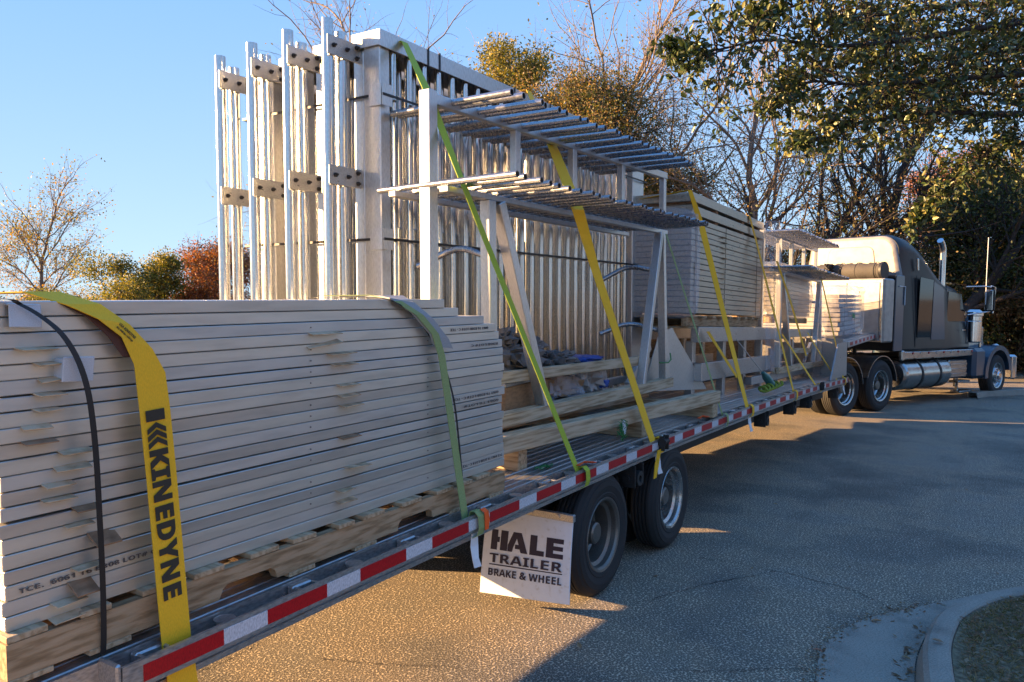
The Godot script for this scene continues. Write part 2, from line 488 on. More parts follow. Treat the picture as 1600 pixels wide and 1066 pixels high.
func sheet(x0: float, x1: float, z0: float, z1: float, lift: float, nx: int) -> MB:
	var b := mb()
	for i in nx:
		var a := lerpf(x0, x1, float(i) / nx)
		var d := lerpf(x0, x1, float(i + 1) / nx)
		b.quad(Vector3(a, gy(a) + lift, z0), Vector3(d, gy(d) + lift, z0), Vector3(d, gy(d) + lift, z1), Vector3(a, gy(a) + lift, z1), Vector3.UP)
	return b
func smooth_line(p: Array, sub := 6) -> Array:
	var o := []
	for i in p.size() - 1:
		for k in sub:
			var q0: Vector3 = p[maxi(i - 1, 0)]
			var q3: Vector3 = p[mini(i + 2, p.size() - 1)]
			o.append((p[i] as Vector3).cubic_interpolate(p[i + 1], q0, q3, float(k) / sub))
	o.append(p[-1])
	return o
func ground():
	struct(sheet(-350, 500, -420, 420, -0.03, 120), "ground", M.dirt)
	var road := struct(sheet(-60, 46, -16, 34, 0.0, 70), "asphalt_road", M.asphalt)
	# cracks and the ragged seam along the gutter
	var cr := [[[1040, 850], [1100, 873], [1150, 880], [1212, 893], [1235, 897], [1290, 912], [1335, 924], [1380, 945], [1395, 955]],
		[[1215, 893], [1180, 900], [1120, 910], [1060, 925], [990, 945]], [[1040, 1046], [1120, 1050], [1200, 1046], [1268, 1048]],
		[[300, 1052], [340, 1038], [380, 1018], [408, 1003]], [[500, 1030], [530, 1032], [560, 1036], [640, 1040], [720, 1044]],
		[[1080, 775], [1130, 768], [1170, 770]], [[1210, 712], [1290, 706], [1330, 700], [1400, 694]], [[1240, 752], [1340, 742], [1450, 738]]]
	for k in cr.size():
		var pts := []
		for q in cr[k]: pts.append(pg(q[0], q[1]))
		var line := smooth_line(pts, 9)
		var b := mb()
		var wob := []
		for i in line.size():
			var t: Vector3 = (line[mini(i + 1, line.size() - 1)] - line[maxi(i - 1, 0)]).normalized()
			var s := Vector3(-t.z, 0, t.x)
			var p: Vector3 = line[i] + s * rr(-0.012, 0.012) + Vector3(0, 0.004, 0)
			p.y = gy(p.x) + 0.004
			var w := (0.0012 + 0.0045 * rng.randf() * rng.randf()) * (0.3 if i == 0 or i == line.size() - 1 else 1.0)
			wob.append([p - s * w, p + s * w])
		for i in wob.size() - 1: b.quad(wob[i][0], wob[i][1], wob[i + 1][1], wob[i + 1][0], Vector3.UP)
		part(b, "crack", M.crack, road)
	# gutter apron, kerb and the verge inside it
	var gut := [[1268, 1180], [1272, 1110], [1275, 1066], [1278, 1037], [1287, 1008], [1314, 988], [1348, 970], [1395, 957], [1420, 953], [1465, 943], [1559, 925], [1640, 910], [1760, 886], [1900, 858]]
	var krb := [[1440, 1180], [1432, 1110], [1429, 1066], [1431, 1033], [1440, 1008], [1454, 986], [1483, 968], [1519, 954], [1559, 945], [1600, 938], [1700, 921], [1800, 903], [1960, 872]]
	var g3 := []
	var k3 := []
	for q in gut: g3.append(pg(q[0], q[1]))
	for q in krb: k3.append(pg(q[0], q[1]))
	# the kerb runs on out of the frame on both sides
	var ga: Vector3 = g3[0]
	var ka: Vector3 = k3[0]
	for e in [0.6, 1.5, 3.0, 6.0]:
		g3.push_front(ga + Vector3(-e, 0, e * 0.1)); k3.push_front(ka + Vector3(-e, 0, e * 0.1))
	ga = g3[-1]; ka = k3[-1]
	for e in [1.0, 2.5, 5.0, 9.0]:
		g3.append(ga + Vector3(e, 0, e * 0.66)); k3.append(ka + Vector3(e, 0, e * 0.66))
	var gs := smooth_line(g3, 5)
	var ks := smooth_line(k3, 5)
	var gb := mb()
	var N := 140
	for i in N:
		var q := []
		for e in [i, i + 1]:
			var f := float(e) / N
			var a := along(gs, f)
			var d := along(ks, f)
			a.y = gy(a.x) + 0.005; d.y = gy(d.x) + 0.006
			q.append([a, d])
		gb.quad(q[0][0], q[0][1], q[1][1], q[1][0], Vector3.UP)
	struct(gb, "concrete_gutter", M.concrete)
	# kerb profile: face, rounded lip, flat top, back
	var prof := [[0.0, -0.02], [0.02, 0.05], [0.035, 0.105], [0.06, 0.128], [0.10, 0.135], [0.155, 0.135], [0.165, 0.125], [0.17, 0.02]]
	var kb := mb()
	var inner := []
	var rows := []
	for i in ks.size():
		var t: Vector3 = (ks[mini(i + 1, ks.size() - 1)] - ks[maxi(i - 1, 0)]).normalized()
		var s := Vector3(-t.z, 0, t.x)
		var row := []
		for p in prof:
			var w: Vector3 = ks[i] + s * p[0]
			w.y = gy(w.x) + p[1]
			row.append(w)
		rows.append(row)
		inner.append(row[6] + s * 0.004)
	for i in rows.size() - 1:
		for j in prof.size() - 1:
			var nrm: Vector3 = (rows[i + 1][j] - rows[i][j]).cross(rows[i][j + 1] - rows[i][j])
			kb.quad(rows[i][j], rows[i + 1][j], rows[i + 1][j + 1], rows[i][j + 1], nrm if nrm.y > 0 else -nrm)
	var kerb := part(kb, "kerb", M.concrete, self)
	kerb.set_meta("kind", "structure")
	# verge: fill between the kerb's back and a far line
	var vb := mb()
	for i in inner.size() - 1:
		var a: Vector3 = inner[i]
		var d: Vector3 = inner[i + 1]
		var fa := Vector3(lerpf(a.x, 14.0, 0.7) if a.x > 4.6 else a.x + 3.0, 0, 22)
		var fd := Vector3(lerpf(d.x, 14.0, 0.7) if d.x > 4.6 else d.x + 3.0, 0, 22)
		fa.y = gy(fa.x) + 0.14; fd.y = gy(fd.x) + 0.14
		a.y = gy(a.x) + 0.115; d.y = gy(d.x) + 0.115
		for k in 6:
			vb.quad(a.lerp(fa, k / 6.0), d.lerp(fd, k / 6.0), d.lerp(fd, (k + 1) / 6.0), a.lerp(fa, (k + 1) / 6.0), Vector3.UP)
	struct(vb, "grass_verge", M.dirt)
	# dry grass and dead leaves on the verge
	var cl := [Color(0.26, 0.21, 0.13), Color(0.32, 0.26, 0.17), Color(0.2, 0.17, 0.09), Color(0.14, 0.14, 0.06), Color(0.38, 0.31, 0.21)]
	var gr := mb()
	for i in 26000:
		var f := rng.randf()
		var a := along(inner, lerpf(0.12, 0.62, f))
		var p := a + Vector3(rr(0.0, 0.9), 0, absf(rng.randfn()) * 1.2)
		var q := inside(p, ks)
		if q < 0.19: continue
		p.y = gy(p.x) + 0.115
		var d := (Vector3(rng.randfn() * 0.8, rr(0.15, 0.8), rng.randfn() * 0.8)).normalized() * rr(0.02, 0.06)
		gr.leaf(p, d, rv() * rr(0.004, 0.008), cl[rng.randi() % 5])
	var go := part(gr, "dry_grass", M.leaf, self)
	tag(go, "short dry grass covering the verge inside the curved kerb", "grass"); go.set_meta("kind", "stuff")
	var ll := mb()
	var lc := [Color(0.22, 0.13, 0.07), Color(0.3, 0.2, 0.12), Color(0.16, 0.09, 0.05), Color(0.36, 0.28, 0.19)]
	for i in 5200:
		var p: Vector3
		var y := 0.006
		var kind := rng.randf()
		if kind < 0.12: # scattered over the lot
			p = Vector3(rr(4, 24), 0, rr(-0.5, 9))
		elif kind < 0.2: # caught along the gutter's seam
			p = along(gs, rr(0.2, 0.62)) + Vector3(rng.randfn(), 0, rng.randfn()) * 0.035
		elif kind < 0.22:
			p = along(ks, rr(0.25, 0.6)) + Vector3(-0.03, 0, -0.03) + Vector3(rng.randfn(), 0, rng.randfn()) * 0.03
		elif kind < 0.55:
			p = along(inner, rr(0.15, 0.6)) + Vector3(rr(0, 0.6), 0, absf(rng.randfn()) * 0.9); y = 0.14
		else: # drift under and beyond the tractor
			p = pg(rr(1420, 1660), 618 + rng.randfn() * 7.0) + Vector3(rng.randfn(), 0, rng.randfn()) * 0.7
		var ins := inside(p, ks)
		if y > 0.1 and ins < 0.19: continue
		if y < 0.1 and ins > -0.005: continue
		p.y = gy(p.x) + y + rr(0, 0.006)
		var a2 := rr(0, TAU)
		var s2 := rr(0.02, 0.05) if kind >= 0.2 or kind < 0.12 else rr(0.012, 0.03)
		ll.leaf(p, Vector3(cos(a2), rr(-0.05, 0.3), sin(a2)) * s2, Vector3(-sin(a2), rr(-0.2, 0.2), cos(a2)) * s2 * rr(0.25, 0.6), lc[rng.randi() % 4])
	var lo := part(ll, "leaf_litter", M.leaf, self)
	tag(lo, "small brown dead leaves scattered over asphalt and along the kerb", "leaves"); lo.set_meta("kind", "stuff")
	# a few single leaves big enough to point at
	for q in [[1466, 1001, 0.145, "curled tan leaf lying on top of the curved kerb"], [1369, 967, 0.012, "pale leaf lying at the gutter seam beside the asphalt"], [1415, 1027, 0.012, "rusty leaf lying on the gutter beside the kerb face"], [1507, 953, 0.012, "cream leaf lying where kerb and gutter meet"], [1277, 1016, 0.012, "pale leaf lying on the pebbly seam by the gutter"], [905, 1010, 0.012, "brown leaf lying on the sunlit asphalt behind the trailer wheels"]]:
		var p := pyy(q[0], q[1], q[2])
		p.y = gy(p.x) + q[2]
		var b := mb()
		var a2 := rr(0, TAU)
		var d := Vector3(cos(a2), 0, sin(a2))
		var s := Vector3(-sin(a2), 0, cos(a2))
		for sg in [-1.0, 1.0]:
			for e in [[Vector3(-0.03, 0, 0), Vector3(-0.01, 0.008, 0.013), Vector3(0.0, 0.002, 0)], [Vector3(0, 0.002, 0), Vector3(-0.01, 0.008, 0.013), Vector3(0.014, 0.011, 0.01)], [Vector3(0, 0.002, 0), Vector3(0.014, 0.011, 0.01), Vector3(0.034, 0.006, 0)]]:
				var w := []
				for m in e: w.append(d * m.x + Vector3(0, m.y, 0) + s * m.z * sg)
				b.tri(w[0], w[1], w[2], Vector3.UP)
		solo(b, "fallen_leaf", mat(lin(rr(0.2, 0.4), rr(0.14, 0.2), 0.09), 0.8), q[3], "leaf", "single fallen leaves", p)
	# far kerb by the tractor's front wheel
	var fk := []
	for q in [[1528, 623], [1545, 620], [1600, 617.5], [1680, 613], [1800, 607]]: fk.append(pg(q[0], q[1]))
	var fb := mb()
	var fl := smooth_line(fk, 5)
	for i in fl.size() - 1:
		var t: Vector3 = (fl[i + 1] - fl[i]).normalized()
		var s := Vector3(t.z, 0, -t.x)
		var h := Vector3(0, 0.13, 0)
		fb.quad(fl[i], fl[i + 1], fl[i + 1] + h + s * 0.03, fl[i] + h + s * 0.03, -s)
		fb.quad(fl[i] + h + s * 0.03, fl[i + 1] + h + s * 0.03, fl[i + 1] + h + s * 0.2, fl[i] + h + s * 0.2, Vector3.UP)
		fb.quad(fl[i] + h + s * 0.2, fl[i + 1] + h + s * 0.2, fl[i + 1] + s * 0.22, fl[i] + s * 0.22, s)
	var fko := part(fb, "kerb", M.concrete, self)
	fko.set_meta("kind", "structure")
func along(l: Array, f: float) -> Vector3:
	var x := clampf(f, 0, 1) * (l.size() - 1)
	var i := mini(int(x), l.size() - 2)
	return (l[i] as Vector3).lerp(l[i + 1], x - i)
func inside(p: Vector3, l: Array) -> float: # signed distance to the kerb line, positive on the verge side
	var best := 1e9
	var sgn := 1.0
	for i in l.size() - 1:
		var a := Vector2(l[i].x, l[i].z)
		var b := Vector2(l[i + 1].x, l[i + 1].z)
		var q := Vector2(p.x, p.z)
		var c := Geometry2D.get_closest_point_to_segment(q, a, b)
		var d := c.distance_to(q)
		if d < best:
			best = d
			sgn = signf((b - a).cross(q - a))
	return best * sgn
# ------------------------------------------------------------------ trailer
# a bar that follows the arch of the deck: section z0..z1, y0..y1 above the tape line
func sweep(b: MB, x0: float, x1: float, z0: float, z1: float, y0: float, y1: float, step := 0.46):
	var k := maxi(1, int(ceil((x1 - x0) / step)))
	for i in k:
		var a := lerpf(x0, x1, float(i) / k)
		var d := lerpf(x0, x1, float(i + 1) / k)
		var ra := rail(a)
		var rd := rail(d)
		var P := func(x, r, y, z): return Vector3(x, r + y, z)
		b.quad(P.call(a, ra, y1, z0), P.call(d, rd, y1, z0), P.call(d, rd, y1, z1), P.call(a, ra, y1, z1), Vector3.UP)
		b.quad(P.call(a, ra, y0, z0), P.call(d, rd, y0, z0), P.call(d, rd, y0, z1), P.call(a, ra, y0, z1), Vector3.DOWN)
		b.quad(P.call(a, ra, y0, z1), P.call(d, rd, y0, z1), P.call(d, rd, y1, z1), P.call(a, ra, y1, z1), Vector3.BACK)
		b.quad(P.call(a, ra, y0, z0), P.call(d, rd, y0, z0), P.call(d, rd, y1, z0), P.call(a, ra, y1, z0), Vector3.FORWARD)
		if i == 0: b.quad(P.call(a, ra, y0, z0), P.call(a, ra, y0, z1), P.call(a, ra, y1, z1), P.call(a, ra, y1, z0), Vector3.LEFT)
		if i == k - 1: b.quad(P.call(d, rd, y0, z0), P.call(d, rd, y0, z1), P.call(d, rd, y1, z1), P.call(d, rd, y1, z0), Vector3.RIGHT)
const X0 := 0.62
const X1 := 13.74
# wheel at a hub point; face looks along +z of the basis; R outer radius, rr_ rim radius, w width
func wheel(parent: Node3D, at: Vector3, bs: Basis, R: float, ri: float, w: float, deep: bool, rimmat: Material, nm := "wheel"):
	var t := Transform3D(bs, Vector3.ZERO)
	var b := mb()
	var s := R - ri
	var tread := [[R * 0.972, -0.028], [R * 0.99, -0.036], [R, -0.05]]
	var prof := [[ri, -0.012], [ri + s * 0.1, 0.0], [ri + s * 0.22, 0.004], [ri + s * 0.26, 0.0], [ri + s * 0.5, 0.009], [ri + s * 0.72, 0.004], [ri + s * 0.74, -0.002], [ri + s * 0.86, -0.012]] + tread
	for g in 4:
		var z := -0.05 - (w - 0.1) * (g + 0.5) / 4.0
		prof += [[R, z + 0.006], [R - 0.012, z + 0.004], [R - 0.012, z - 0.004], [R, z - 0.006]]
	prof += [[R, -w + 0.05], [R * 0.985, -w + 0.034], [ri + s * 0.5, -w - 0.009], [ri + 0.01, -w], [ri - 0.012, -w + 0.015]]
	b.lathe(t, prof, 44)
	var o := part(b, nm, M.rubber, parent)
	o.position = at - wpos(parent)
	var rb := mb()
	var lip := [[ri - 0.02, -0.02], [ri - 0.006, -0.004], [ri + 0.008, 0.0], [ri + 0.012, -0.006], [ri + 0.004, -0.014]]
	lip.reverse()
	rb.lathe(t, lip, 44)
	var hubr := ri * 0.42
	if deep: # the outer wheel of a pair is dished inwards
		rb.lathe(t, [[ri - 0.02, -0.018], [ri - 0.024, -0.05], [ri - 0.045, -0.065], [ri - 0.055, -w * 0.72], [ri - 0.075, -w * 0.8], [hubr + 0.02, -w * 0.84], [hubr, -w * 0.84]].map(func(e): return e), 44)
	else:
		rb.lathe(t, [[ri - 0.02, -0.018], [ri - 0.03, -0.05], [ri - 0.05, -0.07], [ri * 0.74, -0.075], [ri * 0.62, -0.02], [ri * 0.5, 0.0], [hubr, 0.0]], 44)
	part(rb, "rim", rimmat, o)
	var zb := -w * 0.84 if deep else 0.0
	var hb := mb()
	var ht := w * 0.55 if deep else 0.05
	hb.lathe(t, [[hubr, zb], [hubr * 0.98, zb + ht * 0.5], [hubr * 0.8, zb + ht * 0.55], [hubr * 0.72, zb + ht], [hubr * 0.6, zb + ht + 0.01], [0.0, zb + ht + 0.012]], 20)
	part(hb, "hub", M.rim_dirty if deep else M.chrome, o)
	var lb := mb()
	for k in 10:
		var a := TAU * k / 10
		var p := bs.x * cos(a) * (hubr + 0.035) + bs.y * sin(a) * (hubr + 0.035) + bs.z * (zb + (0.0 if deep else -0.005))
		lb.tube([p, p + bs.z * 0.035], 0.014, 6)
	part(lb, "wheel_nuts", M.rim_dirty if deep else M.chrome, o)
	return o
func trailer():
	var o := thing("flatbed_trailer", "long aluminium step-deck trailer carrying the strapped load", "trailer", Vector3(6, 0, -1.29))
	# deck planks
	var pw := 2.37 / 12.0
	for k in 12:
		var b := mb(o)
		var z1 := -0.112 - k * pw
		var prof := [[0.002, -0.03], [0.002, -0.004], [0.005, 0.0], [0.05, 0.0], [0.053, -0.005], [0.058, -0.005], [0.061, 0.0], [0.112, 0.0], [0.115, -0.005], [0.12, -0.005], [0.123, 0.0], [pw - 0.02, 0.0], [pw - 0.016, 0.006], [pw - 0.006, 0.006], [pw - 0.003, -0.004], [pw - 0.002, -0.03]]
		var st := 26
		for i in st:
			var xa := lerpf(X0, X1, float(i) / st)
			var xb := lerpf(X0, X1, float(i + 1) / st)
			for j in prof.size() - 1:
				var p: Array = prof[j]
				var q: Array = prof[j + 1]
				var nr := Vector3(0, p[0] - q[0], q[1] - p[1]) * -1.0
				nr = Vector3(0, q[0] - p[0], q[1] - p[1])
				b.quad(Vector3(xa, deck(xa) + p[1], z1 - p[0]), Vector3(xb, deck(xb) + p[1], z1 - p[0]), Vector3(xb, deck(xb) + q[1], z1 - q[0]), Vector3(xa, deck(xa) + q[1], z1 - q[0]), nr if nr.length() > 1e-5 else Vector3.UP)
		part(b, "deck_plank", M.deck, o)
	for sgn in [0, 1]:
		var zz := func(z): return z if sgn == 0 else -2.59 - z
		var mk := func(x0, x1, za, zb, ya, yb, nm, m):
			var b := mb(o)
			sweep(b, x0, x1, minf(zz.call(za), zz.call(zb)), maxf(zz.call(za), zz.call(zb)), ya, yb)
			return part(b, nm, m, o)
		mk.call(X0, X1, -0.110, -0.094, -0.13, 0.018, "side_rail", M.rail)
		mk.call(X0, X1, -0.093, -0.055, -0.125, -0.105, "side_rail", M.rail)
		mk.call(1.22, X1, -0.014, -0.002, -0.063, 0.016, "rub_rail", M.rail)
		mk.call(1.22, X1, -0.05, -0.0145, -0.075, -0.066, "rub_rail", M.rail)
		# stake pockets and pipe spools
		var k := 0
		var x := 1.3
		while x < X1 - 0.1:
			var b := mb(o)
			var y := rail(x)
			if k % 2 == 0:
				b.bx(Vector3(x, y - 0.03, zz.call(-0.036)), Vector3(0.012, 0.085, 0.04), 0.003)
				b.bx(Vector3(x + 0.085, y - 0.03, zz.call(-0.036)), Vector3(0.012, 0.085, 0.04), 0.003)
				b.bx(Vector3(x + 0.0425, y - 0.03, zz.call(-0.074)), Vector3(0.097, 0.085, 0.034), 0.006)
				part(b, "stake_pocket", M.rail, o)
			else:
				b.tube([Vector3(x, y - 0.06, zz.call(-0.052)), Vector3(x, y - 0.05, zz.call(-0.052)), Vector3(x, y - 0.02, zz.call(-0.052)), Vector3(x, y + 0.01, zz.call(-0.052))], [0.036, 0.022, 0.02, 0.036], 14)
				part(b, "pipe_spool", M.rail, o)
			k += 1
			x += 0.305
		# reflective tape, 28 cm red and 18 cm white
		for i in 28:
			for c in 2:
				var xa := 1.283 + 0.457 * i + (0.2794 if c == 1 else 0.0)
				var xb := xa + (0.1776 if c == 1 else 0.2794)
				xb = minf(xb, X1 - 0.01)
				if xb - xa < 0.03 or (sgn == 1 and i > 3): continue
				var b := mb(o)
				sweep(b, xa, xb, zz.call(-0.0015) - 0.0005, zz.call(-0.0015) + 0.0015, -0.0525, -0.001)
				part(b, "tape_white" if c == 1 else "tape_red", M.tape_white if c == 1 else M.tape_red, o)
	# end cap of the rub rail
	var eb := mb(o)
	eb.bx(Vector3(1.21, rail(1.21) - 0.03, -0.05), Vector3(0.018, 0.12, 0.098), 0.006)
	part(eb, "end_cap", M.rail, o)
	var rb := mb(o)
	rb.bx(Vector3(X0 - 0.02, rail(X0) - 0.07, -1.295), Vector3(0.03, 0.18, 2.4), 0.006)
	part(rb, "rear_bar", M.rail, o)
	# main beams, cross members
	for z in [-0.78, -1.81]:
		var b := mb(o)
		sweep(b, X0 + 0.1, X1, z - 0.07, z + 0.07, -0.15, -0.12)
		sweep(b, X0 + 0.1, X1, z - 0.012, z + 0.012, -0.36, -0.15)
		sweep(b, X0 + 0.1, X1, z - 0.07, z + 0.07, -0.385, -0.36)
		part(b, "main_beam", M.frame_black, o)
	for k in 32:
		var x := 0.9 + k * 0.41
		var b := mb(o)
		b.bx(Vector3(x, rail(x) - 0.08, -1.295), Vector3(0.05, 0.09, 2.36))
		part(b, "cross_member", M.frame_black, o)
	# edge beam under the near side, forward of the wheels
	var sb := mb(o)
	sweep(sb, 6.35, X1 - 0.3, -0.5, -0.34, -0.33, -0.13)
	part(sb, "tool_channel", M.frame_black, o)
	# winches under the side rail
	for x in [5.05, 8.6, 9.95, 10.9, 12.9]:
		var b := mb(o)
		var y := rail(x) - 0.13
		b.bx(Vector3(x - 0.07, y - 0.07, -0.09), Vector3(0.012, 0.16, 0.13), 0.004)
		b.bx(Vector3(x + 0.07, y - 0.07, -0.09), Vector3(0.012, 0.16, 0.13), 0.004)
		b.tube([Vector3(x - 0.1, y - 0.09, -0.09), Vector3(x + 0.1, y - 0.09, -0.09)], 0.03, 12)
		b.lathe(Transform3D(Basis(Vector3(1, 0, 0), Vector3(0, 1, 0), Vector3(0, 0, 1)), Vector3(x, y - 0.09, -0.03)), [[0.055, -0.02], [0.055, 0.012], [0.024, 0.012], [0.022, -0.02]], 16)
		part(b, "winch", M.frame_black, o)
	# placard hanging under the rail
	var pb := mb(o)
	pb.bx(Vector3(9.42, rail(9.42) - 0.22, -0.3), Vector3(0.3, 0.15, 0.006))
	part(pb, "number_plate", M.white_plastic, o)
	# axles and wheels
	for x in [4.53, 5.77]:
		var ab := mb(o)
		var y := gy(x) + 0.405
		ab.tube([Vector3(x, y, -0.2), Vector3(x, y, -2.4)], 0.065, 14)
		part(ab, "axle", M.frame_black, o)
		var hb := mb(o)
		for z in [-0.72, -1.87]:
			hb.bx(Vector3(x - 0.1, y + 0.17, z), Vector3(0.5, 0.09, 0.09), 0.01)
			hb.bx(Vector3(x + 0.12, y + 0.3, z), Vector3(0.16, 0.28, 0.12), 0.01)
		part(hb, "hanger", M.frame_black, o)
		wheel(o, Vector3(x, y, -0.05), Basis(), 0.405, 0.236, 0.215, true, M.rim if x > 5 else M.rim_dirty)
		wheel(o, Vector3(x, y, -0.335), Basis(), 0.405, 0.236, 0.215, true, M.rim_dirty)
		var bk := Basis(Vector3(-1, 0, 0), Vector3(0, 1, 0), Vector3(0, 0, -1))
		wheel(o, Vector3(x, y, -2.54), bk, 0.405, 0.236, 0.215, true, M.rim_dirty)
		wheel(o, Vector3(x, y, -2.255), bk, 0.405, 0.236, 0.215, true, M.rim_dirty)
	# mud flap, a little skewed as it hangs
	flap(o, 3.95, [896, 812], [890, 945], [750, 925], [762, 800])
	var ff := mb(o)
	ff.box(Transform3D(Basis.from_euler(Vector3(0, 0, 0.05)), Vector3(3.93, 0.41, -2.25)), Vector3(0.008, 0.6, 0.62))
	part(ff, "mud_flap", M.flap, o)
	# unseen boxes added under the far side, undersides stepped to shadow the asphalt
	for k in 4:
		var tb := mb(o)
		var x := 7.0 + k * 1.55
		var lo: float = [0.13, 0.13, 0.2, 0.33][k]
		tb.bx(Vector3(x, (rail(x) - 0.16 + lo) / 2, -2.25), Vector3(1.5, rail(x) - 0.16 - lo, 0.5), 0.02)
		part(tb, "added_side_box", M.frame_black, o)
	# light and air hoses between the axles
	var hz := mb(o)
	for k in 3:
		var l := []
		for i in 13:
			var a := i / 12.0
			l.append(Vector3(5.0 + 0.1 * cos(a * TAU) + 0.02 * k, 0.62 + 0.13 * sin(a * TAU) - 0.03 * k, -0.14 - 0.03 * k - 0.1 * a))
		hz.tube(l, 0.008, 6)
	part(hz, "air_hose", M.rubber, o)
	# gooseneck: step plate, upper deck, its side rail and tape
	var gb := mb(o)
	gb.bx(Vector3(X1 + 0.012, 0.93, -1.295), Vector3(0.02, 0.66, 2.4))
	for z in [-0.03, -2.56]:
		gb.prism(Transform3D(Basis(Vector3(1, 0, 0), Vector3(0, 1, 0), Vector3(0, 0, 1)), Vector3(0, 0, z - 0.02)), PackedVector2Array([Vector2(12.35, 0.70), Vector2(X1 - 0.02, 0.66), Vector2(X1 - 0.02, 1.22), Vector2(12.9, 1.22)]), 0.02)
	part(gb, "step_plate", M.rail, o)
	var ub := mb(o)
	ub.bx(Vector3(15.55, 1.21, -1.295), Vector3(3.6, 0.05, 2.4), 0.008)
	part(ub, "upper_deck", M.deck, o)
	var ur := mb(o)
	ur.bx(Vector3(15.55, 1.165, -0.05), Vector3(3.6, 0.1, 0.08), 0.006)
	ur.bx(Vector3(15.55, 1.165, -2.54), Vector3(3.6, 0.1, 0.08), 0.006)
	for z in [-0.9, -1.7]: ur.bx(Vector3(15.45, 1.08, z), Vector3(3.4, 0.2, 0.12))
	part(ur, "upper_rail", M.rail, o)
	for i in 7:
		for c in 2:
			var xa := 13.9 + 0.457 * i + (0.2794 if c == 1 else 0.0)
			var b := mb(o)
			var w := 0.1776 if c == 1 else 0.2794
			b.bx(Vector3(xa + w / 2, 1.17, -0.0085), Vector3(w, 0.052, 0.003))
			part(b, "tape_white" if c == 1 else "tape_red", M.tape_white if c == 1 else M.tape_red, o)
func flap(o: Node3D, x: float, tr: Array, br: Array, bl: Array, tl: Array):
	var P := [pxx(tl[0], tl[1], x), pxx(tr[0], tr[1], x), pxx(br[0], br[1], x), pxx(bl[0], bl[1], x)]
	P[0].y = P[1].y - 0.012
	var b := mb(o)
	var T := func(s: float, t: float, e := 0.0) -> Vector3:
		var q: Vector3 = (P[0] as Vector3).lerp(P[1], s).lerp((P[3] as Vector3).lerp(P[2], s), t)
		return q + Vector3(-0.012 * sin(t * 2.6) - e + 0.003 * sin(s * 5.0 + t), 0, 0)
	var N := 12
	for e in [0.0, -0.008]:
		for i in N:
			for j in N:
				b.quad(T.call(i / float(N), j / float(N), e), T.call((i + 1) / float(N), j / float(N), e), T.call((i + 1) / float(N), (j + 1) / float(N), e), T.call(i / float(N), (j + 1) / float(N), e), Vector3.LEFT if e == 0.0 else Vector3.RIGHT)
	for i in N:
		var f := i / float(N)
		var g := (i + 1) / float(N)
		b.quad(T.call(f, 1.0), T.call(g, 1.0), T.call(g, 1.0, -0.008), T.call(f, 1.0, -0.008), Vector3.DOWN)
		b.quad(T.call(0.0, f), T.call(0.0, g), T.call(0.0, g, -0.008), T.call(0.0, f, -0.008), Vector3.FORWARD)
		b.quad(T.call(1.0, f), T.call(1.0, g), T.call(1.0, g, -0.008), T.call(1.0, f, -0.008), Vector3.BACK)
	var fo := part(b, "mud_flap", M.flap, o)
	fo.set_meta("label", "white mud flap printed with dark blue dealer lettering")
	# print: polygons in (s, t) laid on the flap
	var ink := func(polys: Array, nm: String):
		var ib := mb(fo)
		for poly in polys:
			var pv := PackedVector2Array(poly)
			var idx := Geometry2D.triangulate_polygon(pv)
			for i in range(0, idx.size(), 3):
				ib.tri(T.call(pv[idx[i]].x, pv[idx[i]].y, 0.0016), T.call(pv[idx[i + 1]].x, pv[idx[i + 1]].y, 0.0016), T.call(pv[idx[i + 2]].x, pv[idx[i + 2]].y, 0.0016), Vector3.LEFT)
		part(ib, nm, M.ink_navy, fo)
	var V := func(l: Array) -> Array:
		var r := []
		for i in range(0, l.size(), 2): r.append(Vector2(l[i], l[i + 1]))
		return r
	var hale := []
	for l in [[0.09, 0.245, 0.165, 0.245, 0.165, 0.325, 0.19, 0.325, 0.19, 0.385, 0.165, 0.385, 0.165, 0.475, 0.09, 0.475],
		[0.2, 0.245, 0.285, 0.245, 0.285, 0.475, 0.2, 0.475],
		[0.345, 0.245, 0.44, 0.245, 0.525, 0.475, 0.445, 0.475, 0.43, 0.435, 0.375, 0.435, 0.375, 0.385, 0.415, 0.385, 0.39, 0.315, 0.355, 0.42, 0.345, 0.475, 0.29, 0.475, 0.29, 0.4],
		[0.545, 0.245, 0.625, 0.245, 0.625, 0.415, 0.71, 0.415, 0.71, 0.475, 0.545, 0.475],
		[0.73, 0.245, 0.92, 0.245, 0.92, 0.3, 0.81, 0.3, 0.81, 0.335, 0.915, 0.335, 0.915, 0.385, 0.81, 0.385, 0.81, 0.42, 0.92, 0.42, 0.92, 0.475, 0.73, 0.475]]: hale.append(V.call(l))
	ink.call(hale, "logo")
	ink.call([V.call([0.09, 0.642, 0.92, 0.642, 0.92, 0.655, 0.09, 0.655])], "rule")
	# the two lines of smaller lettering, set flat on the flap's local plane
	for q in [["TRAILER", 0.57, 0.83, 0.105, 0.0], ["BRAKE & WHEEL", 0.735, 0.83, 0.085, 0.0]]:
		var c: Vector3 = T.call(0.505, q[1], 0.0055)
		var ax: Vector3 = (T.call(0.92, q[1]) - T.call(0.09, q[1])).normalized()
		var dn: Vector3 = (T.call(0.5, q[1] + 0.05) - T.call(0.5, q[1] - 0.05)).normalized()
		var w: float = (T.call(0.92, q[1]) - T.call(0.09, q[1])).length()
		var h: float = (T.call(0.5, 1.0) - T.call(0.5, 0.0)).length() * q[3]
		text(fo, q[0], Transform3D(Basis(ax, -dn, ax.cross(-dn)), c - wpos(fo)), w, h, M.ink_navy, q[4])
	var kb := mb(o)
	kb.box(Transform3D(Basis(), (P[0] + P[1]) * 0.5 + Vector3(-0.004, 0.012, 0.0)), Vector3(0.03, 0.045, (P[1].z - P[0].z) + 0.02), 0.004)
